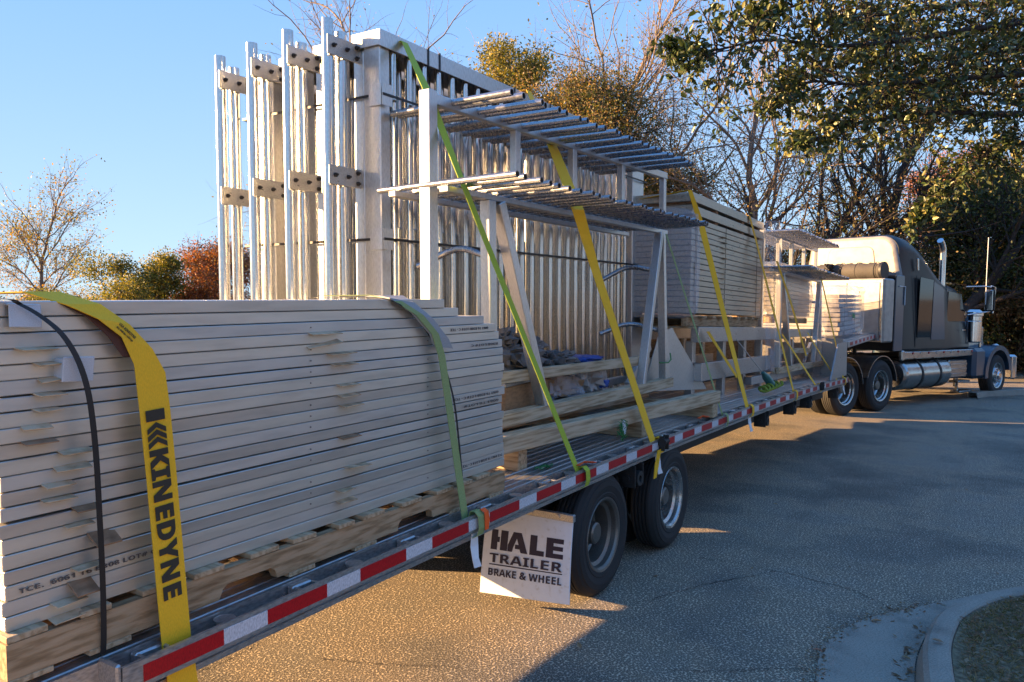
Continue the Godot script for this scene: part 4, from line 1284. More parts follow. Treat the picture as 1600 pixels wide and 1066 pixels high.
# ------------------------------------------------------------------ load further forward
func film_box(parent: Node3D, c: Vector3, s: Vector3, m: Material, sd: int, nm := "stretch_film"):
	var b := mb(parent)
	lump(b, c, s, 0.22, 0.06, sd, 44, 20)
	part(b, nm, m, parent)
func far_cargo():
	# big plank bundle
	var o := thing("plank_bundle", "tall bundle of pale tan planks with thick boards on top, raised on metal cribbing", "metal planks", Vector3(7.4, 1.8, -0.5))
	for r in 17:
		var b := mb(o)
		var h := 0.0565
		b.bx(Vector3(8.72 + rr(-0.01, 0.01), 1.8 + h * (r + 0.5), -1.0 + rr(-0.004, 0.004)), Vector3(2.66, h - 0.005, 1.0), 0.003)
		part(b, "plank", M.plank_far, o)
	for r in 2:
		var b := mb(o)
		b.bx(Vector3(8.72, 2.83 + r * 0.125, -1.0), Vector3(2.7, 0.09, 1.02), 0.004)
		part(b, "cover_board", M.plank_far, o)
		for x in [7.46, 8.2, 9.2, 9.9]:
			var db := mb(o)
			db.bx(Vector3(x, 2.77 + r * 0.125, -1.0), Vector3(0.09, 0.03, 0.98), 0.002)
			part(db, "batten", M.shim_dark, o)
	for x in [7.5, 7.54, 8.5, 9.8]:
		var b := mb(o)
		b.bx(Vector3(x, 2.39, -0.496), Vector3(0.012, 1.2, 0.002))
		part(b, "band", M.shim_dark if x < 8 else M.black, o)
	for r in 15:
		var b := mb(o)
		b.box(Transform3D(Basis.from_euler(Vector3(0.3, rr(-0.3, 0.3), rr(-0.1, 0.1))), Vector3(8.42 + rr(-0.03, 0.03), 1.8 + 0.0565 * (r + 1), -0.485)), Vector3(0.09, 0.005, 0.05))
		part(b, "shim", M.shim, o)
	var fb := mb(o)
	lump(fb, Vector3(7.44, 2.3, -1.0), Vector3(0.2, 1.1, 1.1), 0.2, 0.05, 9, 40, 20)
	part(fb, "stretch_film", M.film_thick, o)
	o.rotation.z = -0.033
	var pal := thing("wooden_pallet", "dark stained pallet under the tall tan plank bundle", "pallet", Vector3(7.4, 1.66, -0.5))
	for r in 3:
		var b := mb(pal)
		b.bx(Vector3(8.72, 1.715, -0.56 - r * 0.44), Vector3(2.66, 0.09, 0.06), 0.004)
		part(b, "stringer", M.wood_pallet, pal)
	for k in 9:
		var b := mb(pal)
		b.bx(Vector3(7.5 + k * 0.305, 1.771, -1.0), Vector3(0.12, 0.02, 1.04), 0.002)
		part(b, "deck_board", M.wood_cross, pal)
		var b2 := mb(pal)
		b2.bx(Vector3(7.5 + k * 0.305, 1.658, -1.0), Vector3(0.12, 0.02, 1.04), 0.002)
		part(b2, "bottom_board", M.wood_cross, pal)
	pal.rotation.z = -0.033
	# cribbing: three box frames side by side, each its own thing
	for k in 3:
		var z: float = [-0.52, -1.3, -2.1][k]
		var c := thing("metal_cribbing", "long pale metal cribbing frame of beams and uprights, " + ["facing out along the near deck edge", "standing between the two other frames", "standing along the far deck edge"][k], "cribbing", Vector3(7.55, 0.86, z), "cribbing frames")
		for q in [[1.58, 0.16, 7.58, 11.4], [1.19, 0.19, 7.7, 10.5], [0.99, 0.1, 9.6, 13.3], [1.58, 0.12, 11.45, 13.4]]:
			var b := mb(c)
			b.bx(Vector3((q[2] + q[3]) / 2, q[0], z), Vector3(q[3] - q[2], q[1], 0.09), 0.006)
			part(b, "beam", M.rail, c)
		for x in [7.75, 8.8, 9.65, 10.4, 11.3, 12.3, 13.2]:
			var b := mb(c)
			b.bx(Vector3(x, 1.18, z - 0.1), Vector3(0.1, 0.66, 0.08), 0.006)
			part(b, "upright", M.rail, c)
		c.rotation.z = -0.036
	# low brown crates added under the bundle to block low sun through the cribbing
	for k in 4:
		var x := 8.3 + k * 1.45
		var p := Vector3(x, deck(x), -1.7)
		var b := mb()
		b.org = p
		b.box(Transform3D(Basis(Vector3.BACK, -0.036), p + Vector3(0, 0.37, 0)), Vector3(1.43, 0.7, 0.6), 0.03)
		solo(b, "blocker_crate", M.crate, "low brown crate added between the cribbing frames to block the low sun", "crate", "added crates under the bundles", p)
	# wrapped bundle under the second rack
	var w := thing("wrapped_bundle", "film-wrapped bundle of planks under the second pipe rack", "wrapped bundle", Vector3(10.75, 1.72, -0.5))
	for r in 11:
		var b := mb(w)
		b.bx(Vector3(11.95, 1.72 + 0.062 * (r + 0.5), -1.05), Vector3(2.35 - (0.5 if r > 9 else 0.0), 0.055, 1.05), 0.003)
		part(b, "plank", M.plank_far, w)
	film_box(w, Vector3(11.95, 2.07, -1.05), Vector3(2.5, 0.82, 1.2), M.film, 5)
	w.rotation.z = -0.036
	var wp := thing("wooden_pallet", "orange-brown pallet under the film-wrapped bundle", "pallet", Vector3(10.75, 1.6, -0.5))
	for r in 3:
		var b := mb(wp)
		b.bx(Vector3(11.95, 1.655, -0.6 - r * 0.44), Vector3(2.4, 0.09, 0.08), 0.004)
		part(b, "stringer", M.wood_pallet, wp)
	wp.rotation.z = -0.036
	# loose film hanging down over the cribbing
	for q in [[1196, 1222, 345, 580, -0.44, "torn sheet of clear film hanging beside the tall tan bundle"], [1270, 1292, 470, 590, -0.42, "torn strip of clear film hanging beside the wrapped bundle"]]:
		var b := mb()
		var a := pz(q[0], q[2], q[4])
		b.org = a
		var N := 14
		for j in N:
			for i in 6:
				var g := []
				for e in [[i, j], [i + 1, j], [i + 1, j + 1], [i, j + 1]]:
					var uu := lerpf(q[0], q[1], e[0] / 6.0)
					var vv := lerpf(q[2], q[3], e[1] / float(N))
					g.append(pz(uu, vv, q[4] + 0.03 * sin(e[0] * 2.1 + e[1] * 0.7) + 0.02 * sin(e[1] * 1.9)))
				b.quad(g[0], g[1], g[2], g[3], Vector3.BACK)
		solo(b, "loose_film", M.film_thick, q[5], "film", "", a)
	# bundles on the upper deck
	for k in 2:
		var x0: float = [13.95, 15.5][k]
		var wd: float = [1.42, 0.85][k]
		var u := thing("wrapped_bundle", ["white film-wrapped bundle of boxed slats on the upper deck", "smaller wrapped stack of louvred slats on the upper deck beside the tractor"][k], "wrapped bundle", Vector3(x0, 1.25, -0.2))
		for r in 9:
			for c in (3 if k == 0 else 1):
				var b := mb(u)
				var ww := wd / (3 if k == 0 else 1)
				b.bx(Vector3(x0 + ww * (c + 0.5), 1.33 + 0.08 * r, -1.2 + rr(-0.02, 0.02)), Vector3(ww - 0.02, 0.062 if k == 0 else 0.045, 2.0), 0.006)
				part(b, "slat_box", M.bundle_white if k == 0 else M.alum_flat, u)
		film_box(u, Vector3(x0 + wd / 2, 1.68, -1.2), Vector3(wd + 0.08, 0.98, 2.14), M.film_thick if k == 0 else M.film, 61 + k)
		if k == 0:
			var g := mb(u)
			g.box(Transform3D(Basis.from_euler(Vector3(0, 0, -0.2)), Vector3(x0 + 1.0, 1.62, -0.125)), Vector3(0.24, 0.08, 0.004))
			part(g, "green_sticker", M.rope_green, u)

# ------------------------------------------------------------------ straps
func strap(nm: String, label: String, m: Material, l: Array, w, group := "cargo straps") -> Node3D:
	var pts := []
	for q in l: pts.append(pz(q[0], q[1], q[2]) if q.size() == 3 else Vector3(q[1], q[2], q[3]))
	var o := thing(nm, label, "strap", pts[-1], group)
	var b := mb(o)
	var ac := []
	var fine := []
	for i in pts.size() - 1:
		for k in 5:
			var f := k / 5.0
			fine.append((pts[i] as Vector3).lerp(pts[i + 1], f))
			ac.append(((w[i] if w is Array else Vector3(w, 0, 0)) as Vector3).lerp(w[i + 1] if w is Array else Vector3(w, 0, 0), f))
	fine.append(pts[-1]); ac.append(w[-1] if w is Array else Vector3(w, 0, 0))
	b.ribbon(fine, ac, 0.0035)
	part(b, "webbing", m, o)
	return o
func strap_end(o: Node3D, x: float, w: float, m: Material, tail := true, ratchet := false):
	var b := mb(o)
	var y := rail(x)
	var pts := [Vector3(x, y - 0.02, -0.045), Vector3(x, y + 0.03, -0.03), Vector3(x, y + 0.034, -0.004), Vector3(x + 0.005, y + 0.01, 0.016), Vector3(x + 0.01, y - 0.05, 0.018), Vector3(x + 0.008, y - 0.085, 0.008), Vector3(x, y - 0.1, -0.02)]
	var ac := []
	for p in pts: ac.append(Vector3(w, 0, 0))
	b.ribbon(pts, ac, 0.004)
	part(b, "end_loop", m, o)
	if tail:
		b = mb(o)
		pts = [Vector3(x, y - 0.08, -0.02), Vector3(x - 0.01, y - 0.14, -0.015), Vector3(x - 0.02, y - 0.2, 0.0), Vector3(x - 0.015, y - 0.24, 0.01)]
		b.ribbon(pts, [Vector3(w, 0, 0), Vector3(w, 0, 0.01), Vector3(w, 0, 0), Vector3(w * 0.9, 0, 0.01)], 0.003)
		part(b, "label_tail", M.white_tail, o)
	if ratchet:
		b = mb(o)
		b.bx(Vector3(x - 0.03, y - 0.01, 0.025), Vector3(0.012, 0.11, 0.045), 0.004)
		b.bx(Vector3(x + 0.05, y - 0.01, 0.025), Vector3(0.012, 0.11, 0.045), 0.004)
		b.tube([Vector3(x - 0.05, y + 0.0, 0.03), Vector3(x + 0.07, y + 0.0, 0.03)], 0.02, 12)
		b.lathe(Transform3D(Basis(Vector3(0, 1, 0), Vector3(0, 0, 1), Vector3(1, 0, 0)), Vector3(x - 0.045, y, 0.03)), [[0.0, -0.004], [0.035, -0.004], [0.035, 0.004], [0.0, 0.004]], 14)
		part(b, "ratchet", M.frame_black, o)
func straps():
	var XW := Vector3(0.1, 0, 0)
	# 1: wide printed yellow strap over the near planks
	var y1 := strap("cargo_strap", "wide yellow strap printed with the maker's name over the near planks", M.yellow, [[0, 1.02, 1.975, -0.5], [0, 1.13, 1.982, -0.2], [130, 476, -0.125], [178, 503, -0.1], [214, 536, -0.085], [234, 576, -0.078], [242, 640, -0.075], [252, 740, -0.069], [261, 840, -0.062], [270, 940, -0.055], [276, 1005, -0.05], [0, 1.432, 0.80, -0.042], [0, 1.447, 0.60, -0.03]], [XW, XW, XW, Vector3(0.095, -0.02, 0), Vector3(0.09, -0.04, 0.01), Vector3(0.094, -0.03, 0.01), XW, XW, XW, XW, XW, XW, XW])
	var S0 := pz(234, 576, -0.078)
	var S1 := pz(270, 940, -0.055)
	var dn := (S1 - S0).normalized()
	var rt := (Vector3(1, 0, 0) - dn * dn.x).normalized()
	var nz := dn.cross(rt).normalized()
	var at := func(v: float) -> Vector3:
		var f := (v - 576.0) / (940.0 - 576.0)
		var p := pz(lerpf(234, 270, f), v, lerpf(-0.078, -0.055, f))
		return p + nz * 0.0042
	var ta: Vector3 = at.call(702.0)
	var tb: Vector3 = at.call(934.0)
	text(y1, "KINEDYNE", Transform3D(Basis(dn, rt, nz), (ta + tb) * 0.5 - y1.position), (tb - ta).length(), 0.062, M.ink, 0.9)
	# the maker's mark: a bar and three chevrons
	var la: Vector3 = at.call(640.0)
	var lb: Vector3 = at.call(694.0)
	var L := (lb - la).length()
	var mk := mb(y1)
	var T := Transform3D(Basis(dn, rt, nz), la)
	mk.prism(T, PackedVector2Array([Vector2(0, -0.031), Vector2(L * 0.32, -0.031), Vector2(L * 0.32, 0.031), Vector2(0, 0.031)]), 0.0008)
	for k in 3:
		var a := L * (0.36 + 0.21 * k)
		var wv := L * 0.15
		mk.prism(T, PackedVector2Array([Vector2(a, 0.0), Vector2(a + L * 0.18, 0.031), Vector2(a + L * 0.18 + wv, 0.031), Vector2(a + wv, 0.0), Vector2(a + L * 0.18 + wv, -0.031), Vector2(a + L * 0.18, -0.031)]), 0.0008)
	part(mk, "emblem", M.ink, y1)
	var s0 := pz(178, 503, -0.1)
	var s1 := pz(214, 536, -0.085)
	var sd := (s1 - s0).normalized()
	var sr := (Vector3(0.92, -0.35, 0.1) - sd * sd.dot(Vector3(0.92, -0.35, 0.1))).normalized()
	var sn := sd.cross(sr).normalized()
	for k in 2: text(y1, ["USA KINEDYNE", "WLL 5400 lbs / 2450 kgs"][k], Transform3D(Basis(sd, sr, sn), (s0 + s1) * 0.5 + sn * 0.0045 + sr * (0.006 - 0.014 * k) - y1.position), 0.062, 0.008, M.ink, 0.0, "small_print")
	# brown sleeve under it
	var sv := mb()
	var sp := [pz(126, 475, -0.137), pz(164, 499, -0.118), pz(198, 532, -0.104), pz(220, 560, -0.096)]
	sv.org = sp[0]
	sv.ribbon(sp, [Vector3(0.11, 0, 0), Vector3(0.11, -0.02, 0), Vector3(0.115, -0.03, 0), Vector3(0.115, -0.02, 0)], 0.004)
	solo(sv, "wear_sleeve", M.sleeve, "frayed dark red wear sleeve under the wide printed strap", "sleeve", "", sp[0])
	# 2: sage strap with grey pad
	var xs := pz(727, 808, -0.05).x
	var y2 := strap("cargo_strap", "sage green strap over a grey pad at the end of the near planks", M.sage, [[0, 2.5, 1.972, -0.5], [0, 2.56, 1.975, -0.25], [622, 471, -0.118], [655, 492, -0.1], [680, 522, -0.095], [690, 556, -0.094], [704, 650, -0.085], [716, 735, -0.07], [727, 812, -0.05]], 0.05)
	strap_end(y2, xs + 0.035, 0.05, M.sage)
	var pd_ := mb()
	var pp := [Vector3(2.6, 1.968, -0.42), Vector3(2.62, 1.97, -0.2), pz(628, 470, -0.128), pz(660, 494, -0.108), pz(686, 526, -0.102), pz(693, 543, -0.104)]
	pd_.org = pp[0]
	pd_.ribbon(pp, [Vector3(0.16, 0, 0), Vector3(0.16, 0, 0), Vector3(0.16, -0.02, 0), Vector3(0.15, -0.03, 0), Vector3(0.14, -0.03, 0), Vector3(0.14, -0.02, 0)], 0.008)
	solo(pd_, "foam_pad", M.pad, "grey felt pad under the sage green strap", "pad", "", pp[0])
	var fg := mb()
	var fx := pz(759, 812, 0.02)
	fg.org = fx
	fg.ribbon([fx + Vector3(-0.01, 0.055, -0.015), fx + Vector3(0, 0.04, 0.004), fx + Vector3(0.004, 0, 0.006), fx + Vector3(0.006, -0.05, 0.002)], [Vector3(0.034, 0, 0), Vector3(0.034, 0, 0), Vector3(0.034, 0, 0.004), Vector3(0.03, 0, 0)], 0.003)
	solo(fg, "flag_tape", M.flag_orange, "bright orange flagging tag hanging on the rub rail by the sage strap", "flag", "orange flags", fx)
	for q in [[912, 724, "orange flagging tape trailing on the rail beside the lime strap"], [1096, 652, "orange flagging tape on the rail before the pale green cord"]]:
		var p := pz(q[0], q[1], -0.03)
		var b := mb()
		b.org = p
		b.ribbon([p + Vector3(-0.08, 0.0, 0.0), p + Vector3(-0.03, 0.012, 0.01), p + Vector3(0.03, 0.004, 0.02), p + Vector3(0.09, -0.01, 0.03)], [Vector3(0, 0, 0.03), Vector3(0, 0.02, 0.03), Vector3(0, 0.01, 0.03), Vector3(0, 0.01, 0.03)], 0.003)
		solo(b, "flag_tape", M.flag_orange, q[2], "flag", "orange flags", p)
	# 3: lime strap from the panel tops
	var y3 := strap("cargo_strap", "bright lime strap slanting from the gate panel tops to the rail", M.lime, [[0, 3.66, 3.582, -1.6], [632, 66, -1.066], [668, 143, -0.70], [722, 283, -0.40], [905, 742, -0.03]], [Vector3(0.06, 0, 0), Vector3(0.06, 0, 0), Vector3(0.05, 0, 0.02), Vector3(0.055, 0, 0), Vector3(0.055, 0, 0)])
	strap_end(y3, pz(905, 742, -0.03).x + 0.02, 0.05, M.lime, false)
	# 4: yellow strap with ratchet
	var y4 := strap("cargo_strap", "wide yellow strap slanting past the pipes to a black ratchet above the wheels", M.yellow, [[0, 5.0, 3.57, -1.6], [826, 142, -1.06], [868, 240, -0.66], [903, 328, -0.3], [930, 420, -0.26], [1020, 690, -0.02]], [Vector3(0.07, 0, 0.0), Vector3(0.07, 0, 0), Vector3(0.06, 0, 0.05), Vector3(0.06, 0, 0.06), Vector3(0.09, 0, 0.02), Vector3(0.1, 0, 0)])
	strap_end(y4, pz(1020, 690, -0.02).x + 0.1, 0.07, M.yellow, true, true)
	var tl := mb(y4)
	var tx := pz(1020, 690, -0.02).x
	tl.ribbon([Vector3(tx + 0.03, rail(tx) - 0.05, 0.02), Vector3(tx + 0.01, rail(tx) - 0.16, 0.01), Vector3(tx + 0.0, rail(tx) - 0.26, 0.0)], [Vector3(0.06, 0, 0), Vector3(0.055, 0, 0.01), Vector3(0.05, 0, 0)], 0.004)
	part(tl, "tail", M.yellow, y4)
	# further straps
	var y5 := strap("tie_cord", "thin pale green cord slanting from the far rack leg to the rail", M.sage, [[1041, 366, -0.40], [1131, 655, -0.02]], 0.035)
	strap_end(y5, pz(1131, 655, -0.02).x, 0.04, M.sage, false)
	var y6 := strap("cargo_strap", "wide yellow strap over the near end of the tall tan bundle", M.yellow, [[0, 7.5, 2.95, -1.3], [1078, 297, -0.48], [1096, 352, -0.45], [1168, 638, -0.02]], [Vector3(0.06, 0, 0), Vector3(0.06, 0, 0.02), Vector3(0.07, 0, 0.04), Vector3(0.11, 0, 0)])
	strap_end(y6, pz(1168, 638, -0.02).x + 0.08, 0.07, M.yellow)
	var y7 := strap("cargo_strap", "pale yellow strap over the far end of the tall tan bundle", M.yellow, [[0, 9.75, 2.88, -1.3], [1171, 337, -0.48], [1180, 370, -0.45], [1241, 616, -0.02]], 0.08)
	strap_end(y7, pz(1241, 616, -0.02).x, 0.07, M.yellow, false)
	strap("cargo_strap", "yellow strap running down from under the second pipe rack", M.yellow, [[1214, 408, -0.30], [1235, 470, -0.27], [1260, 556, -0.24]], 0.1)
	var y8 := strap("cargo_strap", "yellow strap from the pallet of the wrapped bundle to the rail", M.yellow, [[1222, 522, -0.42], [1277, 606, -0.02]], 0.09)
	strap_end(y8, pz(1277, 606, -0.02).x + 0.1, 0.07, M.yellow, false, true)
	var y9 := strap("cargo_strap", "yellow strap beside the torn film strip by the step of the deck", M.yellow, [[1281, 424, -0.36], [1318, 592, -0.02]], 0.09)
	strap_end(y9, pz(1318, 592, -0.02).x, 0.07, M.yellow)
	strap("cargo_strap", "yellow strap with dark print crossing the step plate", M.yellow, [[1262, 520, -0.42], [1283, 555, -0.2], [1308, 594, -0.02]], 0.07)
	strap("cargo_strap", "short printed yellow strap end hanging from the metal cribbing", M.yellow, [[1106, 518, -0.42], [1125, 548, -0.4], [1152, 590, -0.38]], 0.09)
	# wire and teal ratchet binder lying against the cribbing, with a coil of green rope
	var bd := thing("chain_binder", "teal ratchet binder on a thin wire against the cribbing", "binder", pz(1200, 592, -0.16))
	var b := mb(bd)
	b.tube([pz(1150, 530, -0.42), pz(1193, 584, -0.2)], 0.006, 6)
	part(b, "wire", M.rail, bd)
	b = mb(bd)
	b.tube([pz(1192, 582, -0.2), pz(1197, 589, -0.18), pz(1206, 602, -0.15), pz(1210, 606, -0.13)], [0.02, 0.045, 0.05, 0.02], 10)
	part(b, "body", mat(lin(0.08, 0.22, 0.22), 0.4, 0.5), bd)
	var rp := thing("rope_coil", "loose coil of yellow green webbing lying on the deck", "rope", pz(1203, 610, -0.14))
	b = mb(rp)
	var l := []
	for i in 60:
		var a := i * 0.55
		l.append(rp.position + Vector3(-0.35 + i * 0.013, 0.04 + 0.03 * sin(a), 0.05 * cos(a)))
	b.tube(l, 0.016, 6)
	part(b, "coil", mat(lin(0.22, 0.28, 0.03), 0.8), rp)
	# twist of green twine on the deck and round the rack
	for q in [[850, 728, -0.2, "scrap of green twine lying on the deck by the lime strap"]]:
		var p := pz(q[0], q[1], q[2])
		p.y = deck(p.x) + 0.008
		b = mb()
		b.org = p
		for k in 26:
			var c := p + Vector3(rr(-0.07, 0.07), rr(0, 0.012), rr(-0.03, 0.03))
			b.tube([c, c + Vector3(rr(-0.03, 0.03), rr(0, 0.01), rr(-0.02, 0.02)), c + Vector3(rr(-0.05, 0.05), 0.0, rr(-0.03, 0.03))], 0.002, 4, false)
		solo(b, "green_twine", M.rope_green, q[3], "twine", "", p)
	for q in [[1041, 565, -0.41, "green twine tied round the far rack legs"]]:
		var p := pz(q[0], q[1], q[2])
		b = mb()
		b.org = p
		b.tube([p + Vector3(-0.16, 0, 0.0), p + Vector3(0, -0.01, 0.02), p + Vector3(0.12, 0.01, 0.0), p + Vector3(0.2, 0.06, -0.04)], 0.006, 6)
		solo(b, "green_twine", M.rope_green, q[3], "twine", "", p)
# ------------------------------------------------------------------ tractor unit
func section(x: float, hw: float, hwt: float, yb: float, yt: float, r: float, k := 7) -> Array:
	var o := []
	for q in [[1, 1], [-1, 1], [-1, -1], [1, -1]]:
		for i in k:
			var a0: float = {[1, 1]: 0.0, [-1, 1]: 0.5 * PI, [-1, -1]: PI, [1, -1]: 1.5 * PI}[q]
			var a := a0 + 0.5 * PI * i / (k - 1)
			var rr_: float = r if q[1] > 0 else minf(r, 0.06)
			var w := hwt if q[1] > 0 else hw
			var cz: float = q[0] * (w - rr_)
			var cy: float = (yt - rr_) if q[1] > 0 else (yb + rr_)
			o.append(Vector3(x, cy + sin(a) * rr_, cz + cos(a) * rr_))
	return o
func loft(b: MB, secs: Array, cap0 := true, cap1 := true):
	var k: int = secs[0].size()
	var base := b.v.size()
	# smooth normals around each ring
	for s in secs.size():
		var cen := Vector3.ZERO
		for p in secs[s]: cen += p / k
		for i in k:
			var t1: Vector3 = secs[s][(i + 1) % k] - secs[s][(i + k - 1) % k]
			var t2: Vector3 = secs[mini(s + 1, secs.size() - 1)][i] - secs[maxi(s - 1, 0)][i]
			var nr := t1.cross(t2).normalized()
			if nr.dot(secs[s][i] - cen) < 0: nr = -nr
			b.v.append(secs[s][i] - b.org); b.n.append(nr)
	for s in secs.size() - 1:
		for i in k:
			var a := base + s * k + i
			var d := base + s * k + (i + 1) % k
			b.tri3(a, d, d + k, b.n[a]); b.tri3(a, d + k, a + k, b.n[a])
	for e in [0, secs.size() - 1]:
		if (e == 0 and not cap0) or (e > 0 and not cap1): continue
		var cen := Vector3.ZERO
		for p in secs[e]: cen += p / k
		var nr := Vector3(-1, 0, 0) if e == 0 else Vector3(1, 0, 0)
		for i in k: b.tri(secs[e][i], secs[e][(i + 1) % k], cen, nr)
func truck():
	var o := thing("tractor_unit", "dark long-nosed sleeper tractor with pale roof back, chrome tanks and exhaust stack", "truck", Vector3.ZERO)
	var B := func() -> MB: return mb(o)
	var b: MB
	# frame
	for z in [-0.43, 0.43]:
		b = mb(o); b.bx(Vector3(2.0, 0.88, z), Vector3(9.4, 0.26, 0.09)); part(b, "frame_rail", M.frame_black, o)
	for x in [-1.32, 0.0]:
		b = mb(o); b.tube([Vector3(x, 0.51, -1.1), Vector3(x, 0.51, 1.1)], 0.09, 14)
		b.lathe(Transform3D(Basis(), Vector3(x, 0.51, 0.0)), [[0.0, -0.2], [0.2, -0.15], [0.25, 0.0], [0.2, 0.15], [0.0, 0.2]], 20)
		part(b, "axle", M.frame_black, o)
		for s in [1, -1]:
			var bs := Basis() if s > 0 else Basis(Vector3(-1, 0, 0), Vector3(0, 1, 0), Vector3(0, 0, -1))
			wheel(o, Vector3(x, 0.51, 1.22 * s), bs, 0.51, 0.30, 0.25, true, M.polished)
			wheel(o, Vector3(x, 0.51, 0.9 * s), bs, 0.51, 0.30, 0.25, true, M.rim_dirty)
			# mudguard: a band over each wheel
			b = mb(o)
			var ring := PackedVector2Array()
			for i in 17: ring.append(Vector2(cos(lerpf(0.12, PI - 0.3, i / 16.0)), sin(lerpf(0.12, PI - 0.3, i / 16.0))) * 0.6)
			for i in 17: ring.append(Vector2(cos(lerpf(PI - 0.3, 0.12, i / 16.0)), sin(lerpf(PI - 0.3, 0.12, i / 16.0))) * 0.585)
			b.prism(Transform3D(Basis(), Vector3(x, 0.51, 0.62 if s > 0 else -1.24)), ring, 0.62)
			part(b, "mudguard", M.polished, o)
	for s in [1, -1]:
		wheel(o, Vector3(5.66, 0.5, 1.22 * s), Basis() if s > 0 else Basis(Vector3(-1, 0, 0), Vector3(0, 1, 0), Vector3(0, 0, -1)), 0.5, 0.3, 0.28, false, M.polished)
	# fifth wheel
	b = mb(o); b.box(Transform3D(Basis.from_euler(Vector3(0, 0, 0.06)), Vector3(-0.66, 1.1, 0)), Vector3(1.0, 0.06, 0.9), 0.02); b.bx(Vector3(-0.66, 1.03, 0), Vector3(0.5, 0.12, 0.6)); part(b, "fifth_wheel", M.frame_black, o)
	# sleeper, cab and bonnet
	b = mb(o)
	loft(b, [section(0.95, 1.13, 1.0, 1.16, 3.56, 0.34), section(1.1, 1.15, 1.03, 1.16, 3.6, 0.36), section(1.5, 1.16, 1.06, 1.16, 3.56, 0.4), section(1.95, 1.16, 1.08, 1.16, 3.38, 0.42), section(2.35, 1.16, 1.09, 1.16, 3.1, 0.4), section(2.7, 1.15, 1.1, 1.16, 2.82, 0.3), section(2.95, 1.13, 1.1, 1.16, 2.68, 0.24), section(3.3, 1.1, 1.06, 1.16, 2.64, 0.22), section(3.8, 1.08, 1.0, 1.16, 2.58, 0.22), section(4.0, 1.08, 0.95, 1.16, 2.5, 0.22), section(4.42, 1.04, 0.92, 1.16, 1.98, 0.2)])
	part(b, "cab", M.paint, o)
	b = mb(o)
	loft(b, [section(4.43, 0.86, 0.8, 0.95, 1.95, 0.3), section(5.2, 0.8, 0.74, 0.95, 1.86, 0.34), section(6.2, 0.68, 0.6, 0.95, 1.74, 0.34), section(6.55, 0.62, 0.52, 0.9, 1.6, 0.3)])
	part(b, "bonnet", M.paint_blue, o)
	# pale back of the sleeper roof, with its pressed panel
	b = mb(o)
	loft(b, [section(0.885, 0.98, 0.9, 2.74, 3.5, 0.3), section(0.9, 1.05, 0.95, 2.7, 3.55, 0.33), section(0.955, 1.09, 0.985, 2.68, 3.565, 0.34)])
	var bp := part(b, "roof_back", M.paint_white, o)
	bp.set_meta("label", "pale sunlit back panel of the sleeper roof")
	b = mb(o)
	loft(b, [section(0.872, 0.56, 0.5, 2.76, 3.34, 0.14), section(0.887, 0.58, 0.52, 2.74, 3.36, 0.15)])
	part(b, "pressed_panel", M.paint_white, bp)
	# side glass, vent, seam strips
	for s in [1, -1]:
		for q in [[[1.55, 1.45], [2.15, 1.45], [2.2, 2.68], [1.6, 2.72], 1.156, "side_window"], [[3.05, 1.8], [4.0, 1.8], [3.75, 2.42], [3.1, 2.46], 1.09, "door_window"], [[2.2, 1.4], [2.85, 1.4], [2.72, 2.5], [2.24, 2.66], 1.152, "side_panel"]]:
			var pl := PackedVector2Array()
			for i in 4: pl.append(Vector2(q[i][0], q[i][1]))
			b = mb(o)
			b.prism(Transform3D(Basis(), Vector3(0, 0, q[4] - 0.004 if s > 0 else -q[4] - 0.008)), pl, 0.012)
			part(b, q[5], M.glass_dark if q[5] != "side_panel" else M.paint_blue, o)
		b = mb(o); b.box(Transform3D(Basis.from_euler(Vector3(0, 0, 0.12)), Vector3(1.52, 2.98, 1.13 * s)), Vector3(0.07, 0.26, 0.03), 0.01); part(b, "roof_vent", M.polished, o)
		for q in [[2.98, 1.3, 2.98, 2.6], [4.05, 1.3, 4.1, 2.3], [1.48, 1.25, 1.48, 2.75]]:
			b = mb(o); b.bar(Vector3(q[0], q[1], 1.115 * s if q[0] > 2 else 1.158 * s), Vector3(q[2], q[3], 1.09 * s if q[0] > 2 else 1.135 * s), 0.012, 0.012); part(b, "seam_trim", M.rubber, o)
		b = mb(o); b.bx(Vector3(3.95, 1.6, 1.095 * s), Vector3(0.14, 0.04, 0.03), 0.01); part(b, "door_handle", M.chrome, o)
		for k in 3:
			b = mb(o); b.bx(Vector3(3.3 + k * 0.2, 2.66, 0.85 * s), Vector3(0.1, 0.04, 0.06), 0.012); part(b, "roof_lamp", mat(lin(0.6, 0.25, 0.02), 0.3), o)
		# air fairing behind the sleeper and its lower chrome skirt
		b = mb(o); b.bx(Vector3(0.78, 1.95, 1.13 * s), Vector3(0.36, 1.55, 0.03), 0.012); part(b, "fairing", M.paint_blue, o)
		b = mb(o); b.bx(Vector3(2.75, 1.08, 1.13 * s), Vector3(3.4, 0.16, 0.06), 0.02); b.bx(Vector3(1.02, 1.08, 1.11 * s), Vector3(0.12, 0.22, 0.1), 0.03); var sk := part(b, "skirt", M.polished, o)
		for k in 9:
			var lb := mb(o); var p := Vector3(1.4 + k * 0.36, 1.12, 1.16 * s); lb.tube([p, p + Vector3(0, 0, 0.012 * s)], 0.024, 8); part(lb, "marker_lamp", M.lamp_red if k % 2 == 0 else M.chrome, sk)
		# fuel tank with straps
		b = mb(o)
		b.lathe(Transform3D(Basis(Vector3(0, 1, 0), Vector3(0, 0, 1), Vector3(1, 0, 0)), Vector3(1.08, 0.66, 0.88 * s)), [[0.0, 0.0], [0.26, 0.0], [0.31, 0.02], [0.335, 0.07], [0.335, 2.05], [0.31, 2.1], [0.26, 2.12], [0.0, 2.12]], 36)
		var tk := part(b, "fuel_tank", M.polished, o)
